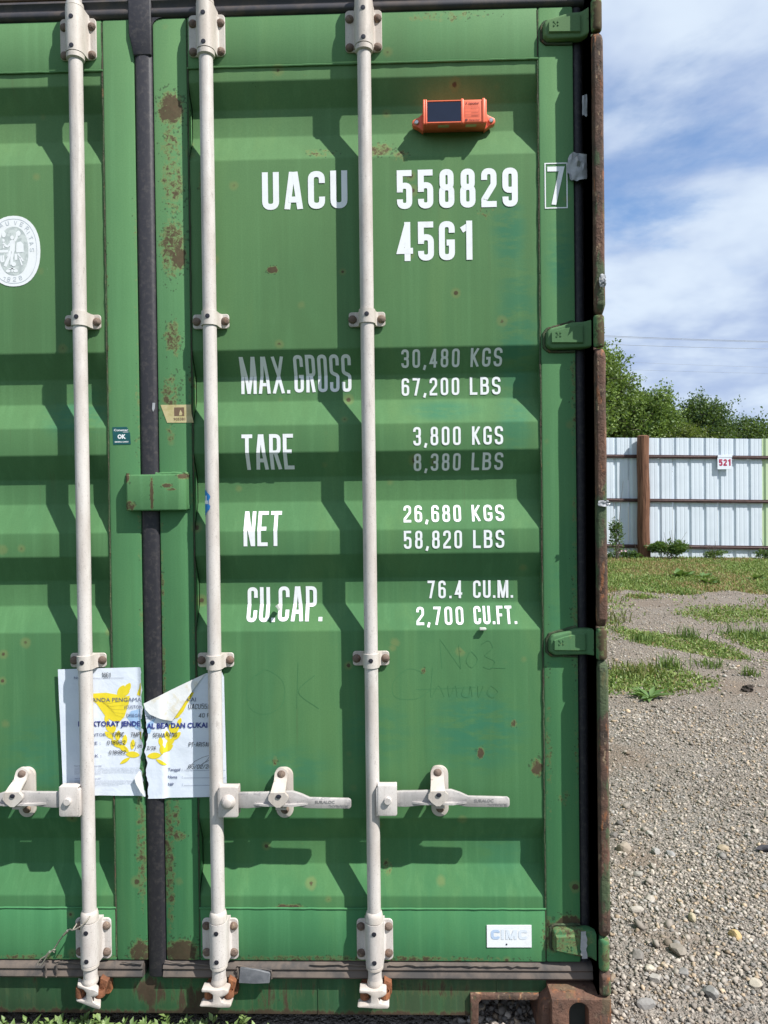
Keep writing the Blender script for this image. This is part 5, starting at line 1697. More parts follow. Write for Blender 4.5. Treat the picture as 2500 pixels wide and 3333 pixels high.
# ------------------------------------------------------------------ orange tracking unit
tr_root = empty('tracking_device', (.8175, .034, 2.385), 'orange plastic tracking unit with dark solar window screwed to the right door', 'tracker')
zt, zb = 2.4545, 2.3915
def bz(x): return -.0022 * (x - .8175) / .08          # mounted slightly off level
b = MB()
b.prism([(.034, zb + .011), (-.002, zb + .004), (-.027, zb + .001), (-.030, zb + .004), (-.030, zt - .003), (-.027, zt), (.034, zt + .004)], 'x', .735, .900)
b.bevel(.0035, 3, 30)
body = b.build('housing', M_ORANGE, tr_root, smooth=35)
for x0, x1 in ((.7352, .7395), (.7405, .7450), (.8338, .8400), (.8885, .8955)):
    MB().prism([(-.016, zb + .0010), (-.0305, zb - .0012), (-.0325, zb + .002), (-.0325, zt - .002), (-.0305, zt + .0018), (.020, zt + .005), (.020, zt)], 'x', x0, x1).bevel(.0012, 2, 30).build('housing_rib', M_ORANGE, tr_root, smooth=35)
b = MB()      # raised bezel of the solar window
for p in ((.7452, .8338, zt - .0055, zt - .0020), (.7452, .8338, zb + .0020, zb + .0055)): b.box(p[0], p[1], -.0318, -.0295, p[2], p[3])
b.bevel(.0008, 1).build('bezel', M_ORANGE, tr_root, smooth=35)
MB().box(.7462, .8328, -.0308, -.0296, zb + .0062, zt - .0062).build('solar_window', M_SCREEN, tr_root)
for s in (-1, 1):
    b = MB(); xc = .8175 + s * .0885
    pts = [(.8175 + s * .080, 2.4475), (.8175 + s * .092, 2.4360), (.8175 + s * .1075, 2.4285)]
    pts += [(.8175 + s * (.1000 + .0105 * math.cos(a)), 2.421 + .011 * math.sin(a)) for a in np.linspace(.6, -.9, 6)]
    pts += [(.8175 + s * .096, 2.4080), (.8175 + s * .080, 2.3960)]
    if s < 0: pts = pts[::-1]
    b.prism(pts, 'y', .014, .034)
    b.bevel(.003, 2, 40).build('mounting_ear', M_ORANGE, tr_root, smooth=35)
    b = MB().lathe([(.0068, .0145), (.0066, .0115), (.0045, .0095)], (.8175 + s * .0985, 0, 2.4205), 'y', 14)
    b.lathe([(.0022, .0096), (.0022, .0088)], (.8175 + s * .0985, 0, 2.4205), 'y', 6)
    b.build('screw', M_STEEL, tr_root, smooth=35)
flat_t = lambda x, z: -.0305
join_prints([dict(txt='nexxiot', x0=.8530, z0=2.4405, height=.0062, width=.0268, bold=.03), dict(txt='Hapag-Lloyd', x0=.8540, z0=2.3985, height=.0038, width=.0265, bold=.02), dict(txt='X', x0=.8447, z0=2.4410, height=.0048, width=.0052, bold=.05),
             dict(txt='Asset tracking unit', x0=.8585, z0=2.4330, height=.0016, width=.018), dict(txt='Globehopper', x0=.8585, z0=2.4275, height=.0016, width=.018)], flat_t, .0006, 'printed_text', M_ORANGE_INK, tr_root)
b = MB()
def rect(x0, x1, z0, z1, y=-.0309): b.face(b.verts([(x0, y, z0), (x1, y, z0), (x1, y, z1), (x0, y, z1)]))
for z in (2.4355, 2.4308, 2.4225, 2.4140, 2.4085): rect(.8430, .8805, z, z + .0004)
for x in (.8430, .8802): rect(x, x + .0004, 2.4085, 2.4359)
rect(.8438, .8500, 2.3985, 2.4030)
for z in (2.4200, 2.4180, 2.4120, 2.4105): rect(.8600, .8780, z, z + .0005)
b.build('printed_table', M_ORANGE_INK, tr_root, smooth=0)
b = MB()
for x0, x1 in ((.7740, .8030), (.8460, .8740)):
    b.prism([(-.0240, zb + .0006), (-.0240, zb + .0022), (-.0080, zb + .0042), (-.0080, zb + .0022)], 'x', x0, x1)
b.build('name_label', M_TAPE, tr_root, smooth=0)

# ------------------------------------------------------------------ wire seal on the foot of a rod
def WP(x, y, d=0.0): return (-.130 + (x - 1175) * .000197, -.056 + d, .2975 - (y - 230) * .000197)
loop = [(985, 65, .03), (990, 75, .0), (960, 115, -.004), (900, 165, -.006), (830, 205, -.006), (770, 235, -.002), (700, 270, .014), (640, 320, .020), (590, 375, .024), (500, 490, .034), (420, 610, .040), (340, 690, .044), (280, 735, .046), (200, 790, .048), (155, 850, .050), (150, 895, .050), (170, 903, .050), (225, 850, .049), (270, 780, .047), (300, 730, .045)]
b = MB().tube([WP(*p) for p in loop], .0019, 8)
ws = b.build('wire_seal', M_WIRE, None, smooth=60); tag(ws, 'frayed wire cable seal looped round the foot of the rod and dangling left', 'cable seal')
b = MB().tube([WP(985, 65, .03), WP(960, 60, .045), WP(900, 90, .05), WP(820, 150, .048), WP(775, 215, .03), WP(770, 235, 0)], .0017, 8)
b.tube([WP(425, 640, .038), WP(435, 615, .036), WP(415, 610, .034), WP(405, 640, .036), WP(420, 660, .038)], .0014, 6)
b.build('wire_loop', M_WIRE, ws, smooth=60)
b = MB().tube([WP(660, 300, .018), WP(590, 375, .024)], .0036, 6); b.tube([WP(345, 668, .043), WP(285, 735, .046)], .0036, 6)
b.build('crimp_sleeve', M_STEEL, ws, smooth=35)


# ------------------------------------------------------------------ bits of torn tape
def scrap(cx_, cy_, cz_, w_, h_, seed, label, amp=.006):
    r_ = random.Random(seed); b = MB(); n = 6
    g_ = [[None] * (n + 1) for _ in range(n + 1)]
    for i in range(n + 1):
        for j in range(n + 1):
            u, v = i / n - .5, j / n - .5
            sh = 1 - .35 * abs(v) * (1 + math.sin(i * 1.7 + seed))
            g_[i][j] = b.bm.verts.new((cx_ + u * w_ * sh + r_.uniform(-.1, .1) * w_ / n, cy_ - abs(r_.gauss(0, amp * .6)), cz_ + v * h_ * (1 - .3 * abs(u)) + r_.uniform(-.2, .2) * h_ / n))
    for i in range(n):
        for j in range(n): b.face([g_[i][j], g_[i + 1][j], g_[i + 1][j + 1], g_[i][j + 1]])
    o = b.build('tape_scrap', M_SCRAP, None, smooth=50)
    return tag(o, label, 'tape scrap', 'scraps of torn clear tape')


scrap(1.136, -.004, 2.284, .054, .075, 1, 'crumpled clear tape scrap beside the boxed white digit', .010)
scrap(1.183, -.066, 1.967, .018, .034, 2, 'shiny clear tape scrap on the rusty post, just above the second hinge')
scrap(1.183, -.064, 1.402, .032, .016, 3, 'ragged clear tape wound round the rusty post halfway up', .004)
scrap(1.160, -.012, 2.440, .020, .058, 4, 'grey tape scrap on the dark seal below the top hinge', .003)
b = MB()
for k in range(2): b.box(-.0, .0, 0, 0, 0, 0) if False else None
b.bm.free()
o = sheet(jag([(1.1275, .277), (1.139, .278), (1.143, .255), (1.140, .232), (1.143, .206), (1.128, .205), (1.124, .23), (1.1275, .277)][:-1], .002), lambda x, z: -.0222, .0008, 0, 'tape_residue', M_SCRAP, door_r, 0)
# crust of dried glue on the centre seal
sheet([(.006, 1.684), (.013, 1.684), (.0115, 1.668), (.007, 1.660), (.0045, 1.668)], lambda x, z: -.0058, .001, .0008, 'glue_drip', M_SCRAP, door_r, 0)

# ------------------------------------------------------------------ fence
FY = 12.70
def fz(x): return 0.292 - 0.0222 * (x - 5.1)
fence = empty('metal_fence', (6.2, FY, float(fz(6.2))), 'tall white ribbed sheet metal fence with brown rails and a timber post', 'fence')
M_SHEET = plain('white fence sheet', (0.60, 0.66, 0.72), 0.45, 0, 2.0, 0.05, 0.001, second=(0.56, 0.62, 0.68))
M_SHEET_G = plain('pale green fence sheet', (0.47, 0.59, 0.38), 0.45, 0, 2.0, 0.05, 0.001, second=(0.48, 0.58, 0.36))
M_RAIL = plain('brown steel rail', (0.080, 0.040, 0.036), 0.6, 0.2, 20, 0.2)
PW = 0.897
k0 = 5.278 - 5 * PW
for k in range(15):
    xs0 = k0 + k * PW
    pts = []
    for r_ in range(3):
        xb_ = xs0 + r_ * PW / 3
        pts += [(xb_ + .000, .000), (xb_ + .014, .026), (xb_ + .042, .026), (xb_ + .076, .000), (xb_ + .118, .000), (xb_ + .126, .0025), (xb_ + .142, .0025), (xb_ + .150, .000), (xb_ + .205, .000), (xb_ + .213, .0025), (xb_ + .229, .0025), (xb_ + .237, .000)]
    pts.append((xs0 + PW - .004, 0.0))
    b = MB()
    off = .0025 * (k % 2)
    jz = random.uniform(-.006, .006)
    va = b.verts([(x, FY + y + off, fz(x) - .012 + jz) for x, y in pts]); vb = b.verts([(x, FY + y + off, fz(x) + 2.415 + jz) for x, y in pts])
    for i in range(len(pts) - 1): b.face([va[i], va[i + 1], vb[i + 1], vb[i]])
    o = b.build('fence_sheet', M_SHEET_G if xs0 > 7.9 else M_SHEET, fence, smooth=0)
    if xs0 > 7.9 and xs0 < 8.5: o['label'] = 'pale green fence sheet at the right end'
for za, zb_ in ((1.998, 2.066), (1.106, 1.176), (0.170, 0.242)):
    b = MB()
    xa, xb_ = k0, k0 + 15 * PW
    def zs_(x, v): return fz(x) + v
    for (ya, yb_, v0, v1) in ((-.040, -.036, za, zb_), (-.036, -.004, zb_ - .006, zb_), (-.040, -.004, za, za + .005)):
        q = [(xa, FY + ya, zs_(xa, v0)), (xb_, FY + ya, zs_(xb_, v0)), (xb_, FY + ya, zs_(xb_, v1)), (xa, FY + ya, zs_(xa, v1)), (xa, FY + yb_, zs_(xa, v0)), (xb_, FY + yb_, zs_(xb_, v0)), (xb_, FY + yb_, zs_(xb_, v1)), (xa, FY + yb_, zs_(xa, v1))]
        v = b.verts(q)
        for f_ in ((0, 1, 2, 3), (7, 6, 5, 4), (0, 4, 5, 1), (1, 5, 6, 2), (2, 6, 7, 3), (3, 7, 4, 0)): b.face([v[i] for i in f_])
    # pressed rib along the middle of the channel
    zm = (za + zb_) / 2
    v = b.verts([(xa, FY - .0405, zs_(xa, zm - .010)), (xb_, FY - .0405, zs_(xb_, zm - .010)), (xb_, FY - .050, zs_(xb_, zm)), (xa, FY - .050, zs_(xa, zm)), (xb_, FY - .0405, zs_(xb_, zm + .010)), (xa, FY - .0405, zs_(xa, zm + .010))])
    b.face([v[0], v[1], v[2], v[3]]); b.face([v[3], v[2], v[4], v[5]])
    b.build('fence_rail', M_RAIL, fence, smooth=0)
m, N = new_mat('creosoted timber')
pos = N.n('ShaderNodeNewGeometry').outputs['Position']
gn = N.noise(N.scalev(pos, (30, 30, 1.6)), 1.0, 7, 0.7, 0.8)
col = N.mix(N.ramp(gn, 0.3, 0.7), (0.060, 0.028, 0.017), (0.225, 0.112, 0.068))
finish(N, col, 0.85, gn, 0.9, 0.012, 0.2)
M_TIMBER = m
for k, px in enumerate((2.45, 5.53, 8.62, 11.7)):
    b = MB(); rr = random.Random(k)
    zb_ = float(gz(px, 12.5)) - .15; zt_ = fz(px) + 2.43
    rings = []
    for j in range(15):
        z = zb_ + (zt_ - zb_) * j / 14
        wob = .006 * math.sin(j * .9 + k)
        ring = []
        for a in range(20):
            an = 2 * PI * a / 20
            r_ = .121 - .006 * j / 14 + .006 * mnoise.noise(Vector((math.cos(an) * 1.3, math.sin(an) * 1.3, z * 1.1 + k * 7)))
            ring.append(b.bm.verts.new((px + wob + r_ * math.cos(an), 12.55 + r_ * math.sin(an), z)))
        rings.append(ring)
    top = []
    for a in range(20):
        an = 2 * PI * a / 20; top.append(b.bm.verts.new((px + .085 * math.cos(an), 12.55 + .085 * math.sin(an), zt_ + .016)))
    rings.append(top)
    for A, B in zip(rings, rings[1:]):
        for a in range(20): b.face([A[a], A[(a + 1) % 20], B[(a + 1) % 20], B[a]])
    b.face(rings[0][::-1]); b.face(rings[-1])
    b.build('fence_post', M_TIMBER, fence, smooth=40)
# number sign hanging on the top rail
sign = empty('number_sign', (7.19, FY - .07, fz(7.19) + 1.79), 'white square sign with red number 521 hung on the fence rail', 'sign')
MB().prism([(7.050, fz(7.2) + 1.785), (7.335, fz(7.2) + 1.785), (7.335, fz(7.2) + 2.022), (7.050, fz(7.2) + 2.022)], 'y', FY - .062, FY - .052).bevel(.002, 1).build('sign_board', M_PALE, sign)
MB().prism([(7.055, fz(7.2) + 2.0225), (7.345, fz(7.2) + 2.0225), (7.345, fz(7.2) + 2.078), (7.055, fz(7.2) + 2.078)], 'y', FY - .066, FY - .052).bevel(.002, 1).build('sign_clip', M_PALE, sign)
M_RED = plain('crimson numerals', (0.42, 0.030, 0.085), 0.5, 0.1)
letter_mesh(stroke_text('521', 7.080, fz(7.2) + 1.855, .232, .135, .030, .25), lambda x, z: FY - .062, .002).build('sign_number', M_RED, sign, smooth=0)

# ------------------------------------------------------------------ overhead wires
M_CABLE = plain('weathered overhead cable', (0.30, 0.33, 0.38), 0.6, 0.05)
def SX(x, z, Y): f_ = (Y + 1.889) / 17.889; return (.669 + (x - .669) * f_, Y, 1.406 + (z - 1.406) * f_)
for (xa, za, xb_, zb_, Y, rad, lab) in ((6.218, 5.515, 9.762, 5.334, 24, .008, 'uppermost overhead wire above the trees'), (6.218, 5.488, 9.762, 5.312, 24.6, .007, 'second overhead wire running just beneath the uppermost one'), (6.447, 5.294, 9.761, 5.147, 24, .007, 'third overhead wire from the top, alone in a wide gap'),
                                   (6.828, 4.844, 9.758, 4.692, 30, .004, 'faint overhead wire, higher of the two thin low ones'), (6.622, 4.675, 9.757, 4.538, 30, .004, 'faint overhead wire lowest of all, just over the treetops')):
    A, B = Vector(SX(xa, za, Y)), Vector(SX(xb_, zb_, Y))
    d = B - A
    pts = [A + d * t + Vector((0, 0, .05 * t * (t - 1) * .9)) for t in np.linspace(-4.5, 6.5, 45)]
    o = MB().tube(pts, rad, 6).build('overhead_wire', M_CABLE, None, smooth=60)
    tag(o, lab, 'wire', 'overhead wires behind the fence')

# ------------------------------------------------------------------ foliage
def leaf_mat(name, trans=0.35):
    m, N = new_mat(name)
    att = N.n('ShaderNodeAttribute', attribute_name='tint').outputs['Color']
    p = N.n('ShaderNodeBsdfPrincipled', {'Base Color': att, 'Roughness': 0.5, 'Specular IOR Level': 0.35})
    tr = N.n('ShaderNodeBsdfTranslucent', {'Color': N.mix(0.5, att, (0.20, 0.30, 0.03))})
    mx_ = N.n('ShaderNodeMixShader', {0: trans, 1: p, 2: tr})
    N.n('ShaderNodeOutputMaterial', {0: mx_})
    return m


M_LEAF = leaf_mat('tree leaves')
M_GRASS = leaf_mat('grass blades', 0.25)
M_BARK = plain('grey bark', (0.13, 0.105, 0.085), 0.9, 0.2, 18, 0.6, 0.01)


def leaves_mesh(P, D, U, ln, wd, tint, name, fold=0.25):
    """leaf = 4-point rhombus folded along its midrib; P base, D direction, U side vector"""
    n = len(P)
    Nn = np.cross(D, U); Nn /= np.linalg.norm(Nn, axis=1, keepdims=True) + 1e-9
    ln = ln[:, None]; wd = wd[:, None]
    a = P; t = P + D * ln - Nn * ln * .08
    l = P + D * ln * .45 + U * wd + Nn * wd * fold; r = P + D * ln * .45 - U * wd + Nn * wd * fold
    V = np.stack([a, l, t, r], 1).reshape(-1, 3)
    i = np.arange(n) * 4
    Fq = np.concatenate([np.stack([i, i + 2, i + 1], -1), np.stack([i, i + 3, i + 2], -1)])
    return np_mesh(name, V, Fq, np.repeat(tint, 4, 0))


def unit(v): return v / (np.linalg.norm(v, axis=-1, keepdims=True) + 1e-9)


def tree(cx_, cy_, top, rx, rz, c_dark, c_light, seed, label, nspray=260, leaf=.075, wispy=.3, base=None):
    rng = np.random.default_rng(seed)
    rnd = random.Random(seed)
    z0 = float(gz(cx_, cy_)) if base is None else base
    cz = top - rz
    root = empty('tree', (cx_, cy_, z0), label, 'tree', 'trees behind the fence')
    b = MB()
    b.tube([(cx_ + .05 * math.sin(k * 1.3 + seed), cy_, z0 - .1 + (cz - z0 + .2) * k / 7) for k in range(8)], [.12 - .011 * k for k in range(8)], 9)
    b.build('trunk', M_BARK, root, smooth=60)
    lb = MB()
    P, D, S, T = [], [], [], []
    for s in range(nspray):
        d = rng.normal(size=3); d /= np.linalg.norm(d)
        d[2] = abs(d[2]) * 1.1 - .35
        rad = rng.uniform(.35, 1.0) ** .55
        # lumpy outline
        lump = .80 + .42 * mnoise.noise(Vector((d[0] * 2.1 + seed, d[1] * 2.1, d[2] * 2.1)))
        c = np.array([cx_, cy_, cz]) + d * np.array([rx, rx, rz]) * rad * lump
        n = int(rng.integers(22, 46))
        # twig: an arching line outward with leaves along it
        dirv = unit(d * np.array([1, 1, .6]) + rng.normal(0, .35, 3) + np.array([0, 0, .25]))
        L_ = rng.uniform(.28, .62) * (1 + wispy * (rng.random() < .25) * 1.3)
        t = np.linspace(0, 1, n)[:, None]
        line = c + dirv * L_ * (t - .45) + np.array([0, 0, -.22]) * L_ * (t ** 2)
        spread = .16 * (1 - .70 * t)
        P.append(line + rng.normal(0, 1, (n, 3)) * spread * (1.25 - rad * .4))
        D.append(unit(dirv + rng.normal(0, .8, (n, 3)) + np.array([0, 0, -.25])))
        S.append(rng.uniform(.7, 1.25, n) * leaf * (1.12 - .35 * t[:, 0]))
        g_ = np.clip(rng.normal(.45, .28), 0, 1) * .75 + .25 * rng.random(n)
        T.append(c_dark * (1 - g_[:, None]) + c_light * g_[:, None])
        if s % 4 == 0:
            mid = np.array([cx_, cy_, cz - .3 * rz])
            lb.tube([tuple(mid + (c - mid) * q + rng.normal(0, .03, 3)) for q in (.25, .5, .75, 1.0)] + [tuple(line[-1])], [.03, .022, .014, .008, .004], 5)
    P = np.concatenate(P); D = np.concatenate(D); S = np.concatenate(S); T = np.concatenate(T)
    U = unit(np.cross(D, rng.normal(size=D.shape)))
    link('crown', leaves_mesh(P, D, U, S, S * .34, T, 'crown'), M_LEAF, root)
    lb.build('limbs', M_BARK, root, smooth=60)
    return root


cd = lambda *a: np.array(a)
G1d, G1l = cd(.065, .118, .026), cd(.250, .345, .085)
G2d, G2l = cd(.052, .105, .028), cd(.205, .300, .075)
G3d, G3l = cd(.028, .064, .024), cd(.105, .165, .048)
tree(5.25, 16.4, 7.15, 1.65, 3.2, G1d, G1l, 1, 'tallest bright green tree, half hidden by the container edge', 820, .085, .5)
tree(6.95, 16.6, 5.05, 1.15, 1.85, G2d, G1l, 2, 'mid green tree in the middle of the row with a twig sticking up', 620, .075, .4)
tree(7.60, 15.6, 3.55, .85, 1.0, cd(.045, .075, .015), cd(.15, .18, .035), 3, 'low yellowish bush top showing in front of the dark tree', 280, .065, .3)
tree(8.50, 16.8, 4.60, .80, 1.45, G3d, G3l, 4, 'darkest green tree, with curved sprays on its right side', 480, .070, .9)
tree(10.05, 17.2, 3.95, 1.05, 1.1, G2d, cd(.105, .15, .045), 5, 'short pale green tree at the right end of the row', 330, .070, .5)
tree(6.5, 18.0, 4.4, 1.3, 1.8, G2d, G2l, 6, 'shaded tree behind the gap left of centre', 330, .08, .3)


def blades(px, py, h, name, mat, label, tintA, tintB, seed, lean=.45, wd=.0035, kind='stuff', base=None):
    rng = np.random.default_rng(seed)
    n = len(px)
    z = gsurf(px, py) - .004 if base is None else base
    a = rng.uniform(0, 2 * PI, n); tl = np.abs(rng.normal(0, lean, n))
    dx, dy = np.cos(a) * tl, np.sin(a) * tl
    sa = rng.uniform(0, PI, n); sx_, sy_ = np.cos(sa), np.sin(sa)
    B0 = np.stack([px, py, z], -1)
    W_ = (np.stack([sx_, sy_, np.zeros(n)], -1) * (wd * rng.uniform(.7, 1.4, n))[:, None])
    Mid = B0 + np.stack([dx * .35, dy * .35, np.full(n, .62)], -1) * h[:, None]
    Tip = B0 + np.stack([dx, dy, np.clip(1.0 - tl * .35, .2, 1)], -1) * h[:, None]
    V = np.stack([B0 - W_, B0 + W_, Mid + W_ * .8, Mid - W_ * .8, Tip], 1).reshape(-1, 3)
    i = np.arange(n) * 5
    Ft = np.concatenate([np.stack([i, i + 1, i + 2], -1), np.stack([i, i + 2, i + 3], -1), np.stack([i + 3, i + 2, i + 4], -1)])
    g_ = rng.random(n)[:, None]
    T = tintA * (1 - g_) + tintB * g_
    o = link(name, np_mesh(name, V, Ft, np.repeat(T, 5, 0)), mat)
    return tag(o, label, None, None, kind)


# short turf of the yard, near patches and the band by the fence
rng = np.random.default_rng(5)
n = 420000
y = 3.0 + 9.6 * rng.random(n) ** 1.35
x = rng.uniform(1.6, 11.0, n)
keep = in_view(x, y, .40) & (rng.random(n) < np.clip(grass_cover(x, y) * 1.3 - .22, 0, 1))
x, y = x[keep], y[keep]
hgt = np.clip(rng.normal(.040, .018, len(x)), .012, .10) * (.70 + .6 * fbm(x, y, 2.5, 12)) * np.where(y > 7.2, 1.15, 0.62)
dry = np.maximum(np.clip((fbm(x, y, 1.1, 21) - .30) * 4, 0, 1) * np.clip((y - 7.2) / .6, 0, 1), .22)
isdry = rng.random(len(x)) < dry * .8
blades(x[~isdry], y[~isdry], hgt[~isdry], 'grass', M_GRASS, 'short green grass in patches and a band before the fence', cd(.095, .165, .032), cd(.25, .315, .090), 3, 1.2, .0070)
blades(x[isdry], y[isdry], hgt[isdry] * .8, 'dry_grass', M_GRASS, 'straw coloured dry grass mixed in the band before the fence', cd(.26, .19, .085), cd(.34, .25, .12), 4, 1.1, .005)

# single tufts and rosettes one can point to
def tuft(px, py, h, nb, label, seed, spread=.06, ta=cd(.065, .125, .026), tb=cd(.18, .24, .07), wd=.0042):
    rng = np.random.default_rng(seed)
    x = px + rng.normal(0, spread, nb); y = py + rng.normal(0, spread, nb)
    hh_ = h * .60 * rng.uniform(.25, 1.1, nb)
    o = blades(x, y, hh_, 'grass_tuft', M_GRASS, label, ta, tb, seed, .75, wd, None)
    o['category'] = 'grass tuft'; o['group'] = 'taller grass tufts standing in the yard'
    if 'kind' in o: del o['kind']
    return recenter(o)


tuft(3.45, 5.11, .26, 90, 'spiky grass tuft at the back edge of the long green patch', 61)
tuft(2.85, 3.94, .24, 120, 'upright grass tuft between the two near green patches', 62)
tuft(3.19, 4.04, .16, 90, 'low grass tuft on bare soil before the long green patch', 63)
tuft(3.40, 3.78, .17, 60, 'sparse splayed grass tuft rightmost by the dark hollow', 64, .03)
tuft(2.50, 3.75, .22, 160, 'tall mixed grass tuft on the left green patch', 65, .10, cd(.06, .10, .02), cd(.20, .19, .06))
tuft(4.10, 5.15, .24, 200, 'long bladed grass tuft on the right green patch', 66, .14)
tuft(2.98, 4.95, .20, 90, 'grass tuft at the left end of the long green patch', 67, .06)
tuft(2.95, 5.9, .28, 60, 'thin brownish grass tuft near the container post', 68, .10, cd(.08, .10, .03), cd(.2, .17, .07))


def rosette(px, py, r, nl, label, seed, wide=.30, up=.35, ta=cd(.07, .14, .03), tb=cd(.15, .24, .08), name='weed', cat='weed'):
    rng = np.random.default_rng(seed)
    a = rng.uniform(0, 2 * PI, nl)
    e = rng.uniform(.1, 1.0, nl) * up
    D = unit(np.stack([np.cos(a), np.sin(a), e], -1))
    P = np.tile(np.array([px, py, float(gsurf(px, py))]), (nl, 1)) + rng.normal(0, .012, (nl, 3)) * np.array([1, 1, .3])
    P[:, 2] = np.maximum(P[:, 2], float(gsurf(px, py)))
    U = unit(np.stack([-np.sin(a), np.cos(a), np.zeros(nl)], -1) + rng.normal(0, .12, (nl, 3)))
    ln = r * rng.uniform(.6, 1.1, nl); g_ = rng.random((nl, 1))
    o = link(name, leaves_mesh(P, D, U, ln, ln * wide * .5, ta * (1 - g_) + tb * g_, name), M_GRASS)
    tag(o, label, cat, 'broad leaved weeds on the yard')
    return recenter(o)


rosette(2.40, 3.16, .17, 26, 'flat rosette weed on the gravel edge near the container', 71, .28, .5)
rosette(5.10, 9.55, .26, 16, 'broad leaved pale weed in the grass band, left of the pair', 72, .55, .9)
rosette(5.42, 9.40, .24, 14, 'broad leaved pale weed in the grass band, middle of the cluster', 73, .55, 1.0)
rosette(5.27, 8.90, .24, 13, 'broad leaved pale weed at the front of the grass band', 74, .6, .6)
rosette(6.1, 9.2, .20, 12, 'small broad leaved weed in the grass band further right', 75, .5, .9)


def bush(cx_, cy_, w_, h_, n, leaf, label, seed, ta, tb, name='bush', stalks=0, bloom=None):
    rng = np.random.default_rng(seed)
    z0 = float(gsurf(cx_, cy_))
    root = empty(name, (cx_, cy_, z0), label, name.replace('_', ' '), 'plants along the foot of the fence')
    u = rng.normal(size=(n, 3)); u = unit(u) * (rng.random((n, 1)) ** .45)
    lob = np.stack([rng.uniform(-.75, .75, 6), rng.uniform(-.5, .5, 6), rng.uniform(-.35, .35, 6)], -1); lr = rng.uniform(.35, .75, 6)
    pick = rng.integers(0, 6, n); u = lob[pick] + u * lr[pick][:, None]
    lump = 1 + .35 * np.array([mnoise.noise(Vector((q[0] * 2 + seed, q[1] * 2, q[2] * 2))) for q in u])[:, None]
    P = np.array([cx_, cy_, z0 + h_ * .45]) + u * lump * np.array([w_ / 2, w_ * .3, h_ * .5])
    P[:, 2] = np.maximum(P[:, 2], z0 + .005)
    D = unit(u + rng.normal(0, .7, (n, 3)) + np.array([0, 0, .4]))
    U = unit(np.cross(D, rng.normal(size=(n, 3))))
    ln = leaf * rng.uniform(.6, 1.3, n); g_ = rng.random((n, 1))
    link('foliage', leaves_mesh(P, D, U, ln, ln * .27, ta * (1 - g_) + tb * g_, 'foliage'), M_LEAF, root)
    b = MB()
    for k in range(max(6, stalks)):
        a = rng.uniform(0, 2 * PI); q = rng.uniform(.2, 1) * w_ * .4
        top = h_ * rng.uniform(.7, 1.0) if k >= stalks else h_ * rng.uniform(1.2, 1.75)
        b.tube([(cx_ + math.cos(a) * q * .3, cy_ + math.sin(a) * q * .2, z0), (cx_ + math.cos(a) * q * .7, cy_ + math.sin(a) * q * .4, z0 + top * .6), (cx_ + math.cos(a) * q + rng.normal(0, .03), cy_ + math.sin(a) * q * .5, z0 + top)], [.006, .004, .002], 5)
    b.build('stem', M_BARK, root, smooth=60)
    if bloom is not None:
        for k in range(5):
            q = np.array([cx_ + rng.normal(0, w_ * .16), cy_ - w_ * .25, z0 + h_ * rng.uniform(.7, 1.15)])
            a = np.arange(6) * PI / 3
            D = unit(np.stack([np.cos(a), np.full(6, -.5), np.sin(a)], -1))
            link('blossom', leaves_mesh(np.tile(q, (6, 1)), D, unit(np.cross(D, np.array([0, 1.0, .1]))), np.full(6, .036), np.full(6, .014), np.tile(bloom, (6, 1)), 'blossom'), M_LEAF, root)
    return root


bush(5.98, 12.30, .78, .46, 2600, .055, 'leafy green bush at the foot of the fence beside the timber post', 81, cd(.035, .085, .02), cd(.12, .20, .05), 'bush', 5)
bush(4.98, 12.35, .45, .20, 500, .05, 'low weed with pink blossoms by the fence left of the post', 82, cd(.03, .08, .02), cd(.10, .18, .05), 'weed', 2, cd(.75, .55, .60))
bush(5.30, 12.25, .24, .20, 300, .05, 'small weed against the left side of the timber post', 83, cd(.04, .09, .02), cd(.12, .21, .06), 'weed', 1)
bush(6.85, 12.40, .65, .22, 500, .05, 'straggly weed by the fence right of the leafy bush', 84, cd(.04, .08, .025), cd(.12, .18, .06), 'weed', 7)
bush(7.95, 12.35, .50, .26, 600, .05, 'weed with white blossoms at the fence foot near the pale green sheet', 85, cd(.04, .08, .025), cd(.11, .18, .05), 'weed', 3, cd(.75, .75, .72))
bush(4.86, 12.1, .22, .95, 500, .06, 'tall slim weed seen just past the container post', 86, cd(.05, .10, .03), cd(.12, .19, .07), 'weed', 2)

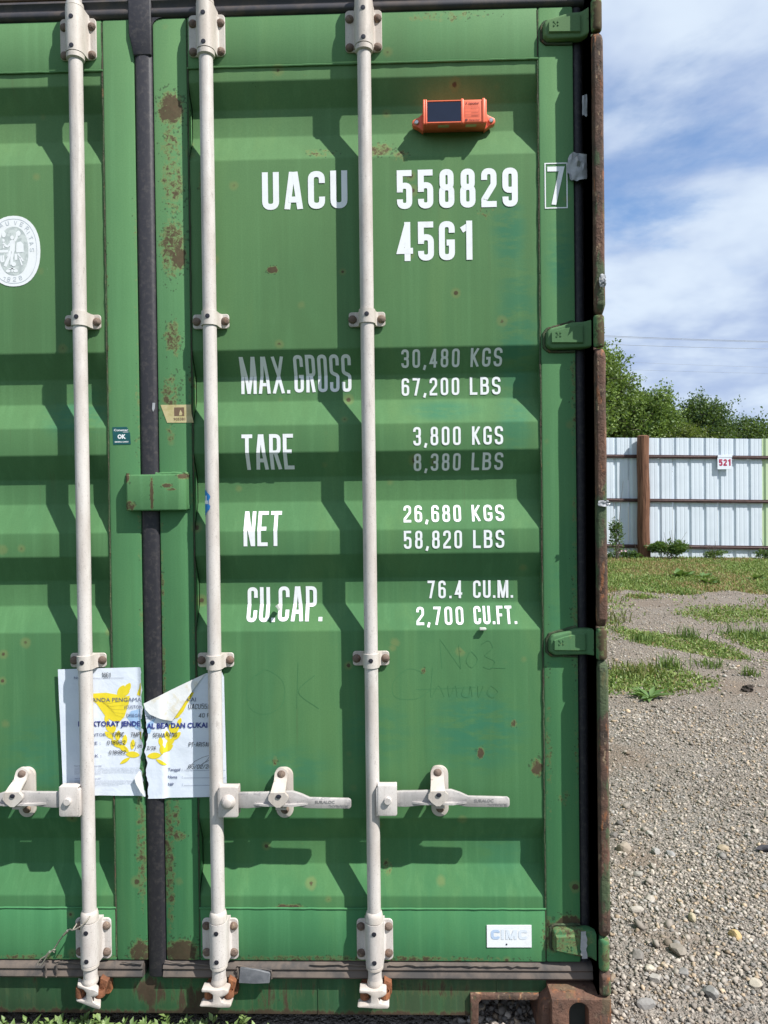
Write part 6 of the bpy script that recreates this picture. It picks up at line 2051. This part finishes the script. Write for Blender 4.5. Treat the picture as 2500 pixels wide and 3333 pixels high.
# leafy ground cover growing in front of the sill
rng = np.random.default_rng(91)
P, D, U, S, T = [], [], [], [], []
for k in range(420):
    px = rng.uniform(-.75, .30); py = -.005 - abs(rng.normal(0, .055))
    if px > .12 and rng.random() < .5: continue
    nl = int(rng.integers(6, 13)); hs = rng.uniform(.015, .05)
    a = rng.uniform(0, 2 * PI, nl); e = rng.uniform(.2, 1.6, nl)
    t = rng.uniform(.3, 1, (nl, 1))
    base = np.array([px, py, -.02]) + np.array([rng.normal(0, .3), rng.normal(0, .3), 1.0]) * hs * t
    d = unit(np.stack([np.cos(a), np.sin(a), e], -1))
    P.append(base); D.append(d); U.append(unit(np.stack([-np.sin(a), np.cos(a), rng.normal(0, .3, nl)], -1)))
    S.append(rng.uniform(.012, .028, nl)); g_ = rng.random((nl, 1))
    T.append(cd(.085, .150, .035) * (1 - g_) + cd(.25, .34, .12) * g_)
P, D, U, S, T = map(np.concatenate, (P, D, U, S, T))
o = link('ground_cover', leaves_mesh(P, D, U, S, S * .26, T, 'ground_cover'), M_GRASS)
tag(o, 'low leafy weeds growing along the sill below the left door', kind='stuff')
# dark clod with a black scrap by the dirt hollow
bm = bmesh.new(); bmesh.ops.create_icosphere(bm, subdivisions=3, radius=1)
for v in bm.verts:
    k = 1 + .55 * mnoise.noise(v.co * 2.1) + .3 * mnoise.noise(v.co * 5)
    v.co = Vector((v.co.x * .042 * k, v.co.y * .034 * k, v.co.z * .034 * k + .015 * v.co.x))
me = bpy.data.meshes.new('soil_clod'); bm.to_mesh(me); bm.free()
o = link('soil_clod', me, plain('dark damp soil', (.045, .034, .027), .9, .2, 40, .6, .006), None, (3.17, 3.34, float(gsurf(3.17, 3.34)) + .015)); tag(o, 'dark clod of damp soil beside the sparse grass tuft', 'clod')
bm = bmesh.new(); bmesh.ops.create_icosphere(bm, subdivisions=2, radius=1)
for v in bm.verts:
    k = 1 + .35 * mnoise.noise(v.co * 1.9 + Vector((5, 0, 0)))
    v.co = Vector((v.co.x * .055 * k, v.co.y * .014 * k, v.co.z * .014 * k))
me = bpy.data.meshes.new('rubber_scrap'); bm.to_mesh(me); bm.free()
o = link('rubber_scrap', me, M_RUBBER, None, (2.14, 1.01, float(gsurf(2.14, 1.01)) + .012)); tag(o, 'black rubber scrap lying on the gravel at the right edge', 'rubber scrap')
